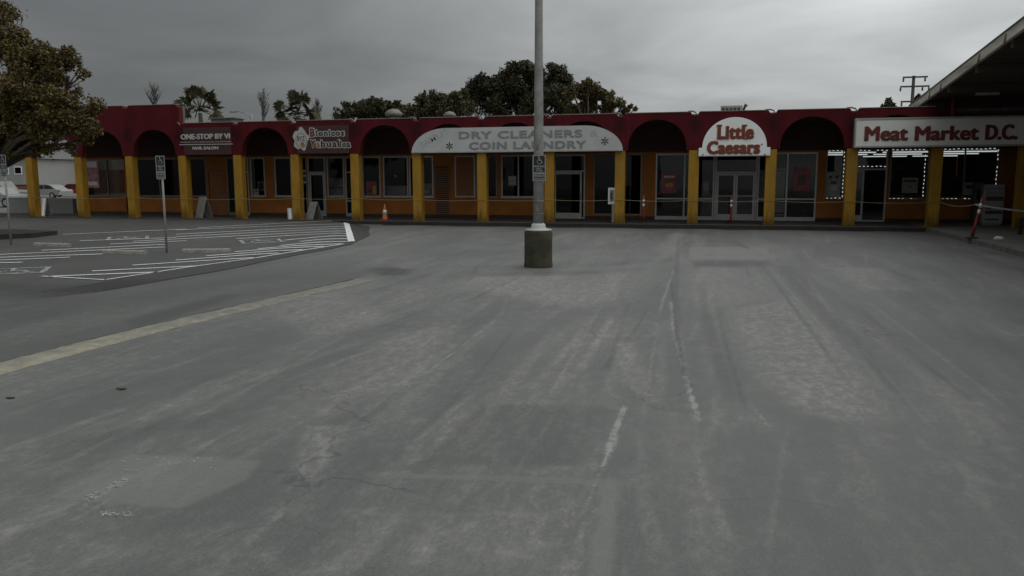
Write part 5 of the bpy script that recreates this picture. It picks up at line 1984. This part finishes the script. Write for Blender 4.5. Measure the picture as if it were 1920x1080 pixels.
def fan_palm(px, py, r_px, Y, label, seed):
    rnd = random.Random(seed)
    c = wp(px, py, Y)
    s = Y / .96 / FPX
    rr = r_px * s
    o = thing('fan_palm', (c.x, Y, 0), label, 'palm', 'palms behind the arcade')
    b = MB()
    b.tube([(c.x + .3, Y, -.2), (c.x + .15, Y, c.z * .5), (c.x, Y, c.z - rr * .1)], [.32, .25, .22], 10)
    b.build('trunk', M['bark'], o)
    for i in range(34):
        az = rnd.uniform(0, 2 * math.pi)
        el = R(rnd.uniform(-35, 88))
        d = Vector((math.cos(az) * math.cos(el), math.sin(az) * math.cos(el), math.sin(el)))
        tip = c + d * rr * rnd.uniform(.55, .72)
        b = MB()
        b.tube([c, tip], [.035, .02], 5)
        side_ = d.cross(Vector((0, 0, 1)))
        side_ = side_.normalized() if side_.length > .1 else Vector((1, 0, 0))
        side_ = (Matrix.Rotation(rnd.uniform(-1.3, 1.3), 3, d) @ side_).normalized()
        upv = side_.cross(d).normalized()
        nb = 15
        for j in range(nb):
            a = R(-105 + 210 * j / (nb - 1))
            dd = (d * math.cos(a) + side_ * math.sin(a)).normalized()
            L_ = rr * rnd.uniform(.34, .42) * (1 - .25 * abs(a) / 2)
            m_ = tip + dd * L_ * .6
            e_ = tip + dd * L_ - Vector((0, 0, L_ * rnd.uniform(.05, .3)))
            wv_ = dd.cross(upv).normalized() * L_ * .13
            vs = [b.bm.verts.new(q_) for q_ in (tip, m_ + wv_, e_, m_ - wv_)]
            b.bm.faces.new(vs)
        b.build('frond', M['palm'], o, normals=False)
fan_palm(375, 207, 52, 76, 'fan palm with a ragged round head behind the taller red parapet', 31)
fan_palm(558, 213, 48, 76, 'fan palm with a ragged round head above the juice shop sign', 32)

def bare_tree(px, py0, py1, w_px, Y, label, seed):
    rnd = random.Random(seed)
    s = Y / .96 / FPX
    root = wp(px, py1, Y)
    top = wp(px, py0, Y)
    o = thing('bare_tree', (root.x, Y, 0), label, 'tree', 'bare winter trees behind the arcade')
    b = MB()
    b.tube([(root.x, Y, 0), (root.x, Y, root.z), (root.x + .1, Y, (root.z + top.z) / 2), (top.x, Y, top.z)], [.3, .2, .12, .02], 8)
    b.build('trunk', M['twig'], o)
    b = MB()
    for i in range(46):
        t = rnd.uniform(0.02, .95)
        p = Vector((root.x, Y, root.z)).lerp(Vector((top.x, Y, top.z)), t)
        az = rnd.uniform(0, 6.28)
        l = w_px * s * rnd.uniform(.5, 1) * (1 - .55 * t)
        d = Vector((math.cos(az) * .55, math.sin(az) * .55, 1)).normalized()
        e = p + d * l * 1.6
        b.tube([p, p.lerp(e, .5) + Vector((rnd.uniform(-.1, .1), rnd.uniform(-.1, .1), 0)), e], [.05, .03, .012], 4)
        for _ in range(4):
            q0 = p.lerp(e, rnd.uniform(.35, .95))
            az = rnd.uniform(0, 6.28)
            b.tube([q0, q0 + Vector((math.cos(az) * .5, math.sin(az) * .5, .8)) * l * .5], [.022, .01], 3)
    b.build('crown', M['twig'], o)
bare_tree(494, 176, 230, 26, 90, 'bare slender winter tree between the two palms', 41)
bare_tree(594, 192, 228, 18, 95, 'faint small bare tree just beyond the palm over the juice shop', 42)
bare_tree(290, 168, 205, 26, 95, 'faint bare tree above the taller red parapet', 43)

# street lamp and utility pole beyond the roof
Y = 64.0
p = wp(472, 225, Y)
o = thing('street_lamp', (p.x, Y, 0), 'thin street lamp with a curved arm between the palms', 'street lamp')
b = MB()
b.tube([(p.x, Y, 0), (p.x, Y, p.z + .6)], [.1, .06], 8)
b.build('pole', M['pole'], o)
b = MB()
b.tube([wp(472, 224, Y), wp(466, 216, Y), wp(458, 211, Y), wp(448, 209, Y), wp(441, 209, Y)], .045, 6)
b.build('arm', M['pole'], o)
b = MB()
q = wp(438, 209.5, Y)
b.box(q.x - .35, q.x + .25, Y - .15, Y + .15, q.z - .08, q.z + .06, .03)
b.build('lamp_head', M['pole'], o)
Y = 80.0
p = wp(1713.5, 142, Y)
o = thing('utility_pole', (p.x, Y, 0), 'timber utility pole with three crossarms beyond the red parapet', 'utility pole')
b = MB()
b.tube([(p.x, Y, 0), (p.x, Y, p.z)], [.2, .13], 10)
b.build('pole', M['wood'], o)
for px0, px1, py, ins in ((1692, 1739, 145, (1693.5, 1734)), (1687, 1742, 162.5, (1688, 1729, 1741)), (1688, 1716, 190.5, (1690,))):
    a, e = wp(px0, py + .6, Y), wp(px1, py - .8, Y)
    b = MB()
    b.box(a.x, e.x, Y - .2, Y - .13, a.z - .07, a.z + .07)
    arm = b.build('crossarm', M['wood'], o)
    for ix in ins:
        q = wp(ix, py, Y)
        b = MB()
        b.lathe([(.05, -.40), (.09, -.34), (.06, -.26), (.09, -.18), (.05, -.08)], (q.x, Y - .165, a.z), 10)
        b.build('insulator', M['dkgrey'], arm)

# ------------------------------------------------------------------ beyond the open end of the arcade
# low pale wall
o = thing('low_wall', (wp(80, 390, 37.5).x, 37.5, 0), 'low pale grey wall with a slanting end at the open side of the arcade', 'wall')
b = MB()
xa, xb = wp(15, 390, 37.5).x, wp(53, 390, 37.5).x
b.box(xa, xb, 37.5, 37.8, 0, wp(40, 371, 37.5).z, .02)
xc, xd = wp(86, 390, 37.5).x, wp(137, 390, 37.5).x
zt = wp(110, 371, 37.5).z
b.prism([(xc + .45, 37.5, 0), (xd, 37.5, 0), (xd, 37.5, zt - .02), (xc + .1, 37.5, zt)], (0, .3, 0))
b.build('wall', M['hall'], o)
b = MB()
b.box(xa - .04, xb + .04, 37.46, 37.84, wp(40, 371, 37.5).z + .002, wp(40, 367, 37.5).z, .015)
b.build('coping', M['white2'], o)
# pale hall and brown building far behind
Y = 95.0
a, e = wp(66, 335, Y), wp(140, 284, Y)
o = thing('warehouse', ((a.x + e.x) / 2, Y, 0), 'tall pale warehouse with a brown lower storey far beyond the arcade end', 'building', 'buildings beyond the arcade')
b = MB()
b.box(a.x, e.x + 6, Y, Y + 12, 3.2, e.z)
b.build('wall', M['hall'], o)
b = MB()
b.box(a.x - .1, e.x + 6.1, Y - .1, Y + 12, 0, 3.19)
b.build('lower_storey', M['brickr'], o)
b = MB()
b.box(a.x - .2, e.x + 6.2, Y - .2, Y + 12.2, e.z + .002, e.z + .3)
b.build('roof', M['roof'], o)
b = MB()
q = wp(105, 300, Y)
b.box(q.x - .15, q.x + .15, Y - .25, Y - .101, 3.3, e.z - .1)
b.build('downpipe', M['dkgrey'], o)
Y = 85.0
a, e = wp(-60, 335, Y), wp(52, 297, Y)
o = thing('house', ((a.x + e.x) / 2, Y, 0), 'small white house with a shaded window beyond the parking sign', 'building', 'buildings beyond the arcade')
b = MB()
b.box(a.x, e.x, Y, Y + 8, 0, e.z)
b.build('wall', M['hall'], o)
b = MB()
b.prism([(a.x - .4, Y - .4, e.z + .003), (e.x + .4, Y - .4, e.z + .003), ((a.x + e.x) / 2 + 1.5, Y - .4, e.z + 1.6)], (0, 9, 0))
b.build('roof', M['roof'], o)
for px0, px1 in ((28, 41), (4, 16)):
    q0, q1 = wp(px0, 327, Y), wp(px1, 312, Y)
    b = MB()
    b.box(q0.x, q1.x, Y - .06, Y - .002, q0.z, q1.z)
    f = b.build('window', M['white2'], o)
    b = MB()
    b.box(q0.x + .12, q1.x - .12, Y - .09, Y - .062, q0.z + .12, q1.z - .12)
    b.build('pane', M['dglass'], f)
Y = 70.0
a, e = wp(18, 366, Y), wp(58, 348, Y)
o = thing('boundary_wall', ((a.x + e.x) / 2, Y, 0), 'brown red boundary wall in front of the small white house', 'wall')
b = MB()
b.box(a.x - 3, e.x, Y, Y + .3, 0, e.z)
b.build('wall', M['brickr'], o)
b = MB()
b.box(a.x - 3.05, e.x + .05, Y - .05, Y + .35, e.z + .002, e.z + .10)
b.build('coping', M['plinth'], o)

def vehicle(x, y, L_, kind, m, label, face=1):
    """a car seen from the side; x, y the middle of its near side on the ground, face=1 nose to +x"""
    o = thing('parked_' + ('pickup' if kind == 'pickup' else 'car'), (x, y + .9, 0), label, 'pickup' if kind == 'pickup' else 'car', 'vehicles beyond the arcade')
    def X(u): return x + face * (u - .5) * L_
    if kind == 'pickup':
        low = [(0, .45), (0, 1.02), (.02, 1.06), (.42, 1.06), (.74, 1.06), (.97, .98), (1, .86), (1, .45)]
        cab = [(.43, 1.05), (.455, 1.72), (.50, 1.80), (.62, 1.80), (.75, 1.07)]
        wins = [((.47, 1.12), (.485, 1.66), (.555, 1.70), (.555, 1.12)), ((.575, 1.12), (.575, 1.70), (.615, 1.68), (.70, 1.12))]
    else:
        low = [(0, .40), (-.0, .78), (.03, .92), (.20, .96), (.70, .94), (.95, .80), (1, .66), (1, .38)]
        cab = [(.10, .94), (.24, 1.34), (.32, 1.44), (.52, 1.44), (.60, 1.38), (.73, .94)]
        wins = [((.17, .99), (.26, 1.31), (.32, 1.37), (.41, 1.37), (.41, .99)), ((.43, .99), (.43, 1.37), (.52, 1.37), (.58, 1.32), (.67, .99))]
    b = MB()
    b.prism([(X(u), y, z) for u, z in low], (0, 1.8, 0))
    b.prism([(X(u), y + .14, z - .01) for u, z in cab], (0, 1.52, 0))
    bmesh.ops.bevel(b.bm, geom=[e_ for e_ in b.bm.edges if e_.is_manifold and e_.calc_face_angle(0) > .5], offset=.05, segments=2, affect='EDGES')
    b.build('body', m, o)
    for wq in wins:
        b = MB()
        b.prism([(X(u), y + .125, z) for u, z in wq], (0, .014, 0))
        b.build('window', M['black'], o)
    for u in (.19, .82):
        b = MB()
        c = Vector((X(u), y + .02, .34))
        def ring(r, ya, yb, nn=20):
            b.prism([(c.x + r * math.cos(2 * math.pi * k / nn), y + ya, c.z + r * math.sin(2 * math.pi * k / nn)) for k in range(nn)], (0, yb - ya, 0))
        ring(.34, -.03, .2)
        wlo = b.build('wheel', M['rubber'], o)
        b = MB()
        ring(.2, -.045, -.031)
        b.build('rim', M['alu'], wlo)
    b = MB()
    b.box(X(.985) - .05, X(.985) + .05, y - .012, y + .25, .66, .80, .015)
    b.build('headlight', M['reflec'], o)
    b = MB()
    b.box(X(.01) - .04, X(.01) + .04, y - .012, y + .2, .70, .88, .015)
    b.build('tail_light', M['lred'], o)
    return o
p = gp(104, 374); vehicle(p.x - .3, 58.0 * 1.0, 5.0, 'pickup', M['cargrey'], 'grey pickup parked behind the low pale wall')
vehicle(wp(128, 345, 74).x, 74.0, 4.4, 'car', M['carred'], 'red car half hidden behind the grey pickup', -1)
vehicle(wp(-20, 370, 46).x, 46.0, 4.3, 'car', M['carwhite'], 'white car at the very edge beside the boundary wall')
vehicle(wp(74, 350, 66).x, 66.0, 4.6, 'car', M['carwhite'], 'white car parked farther off between the first two columns', -1)
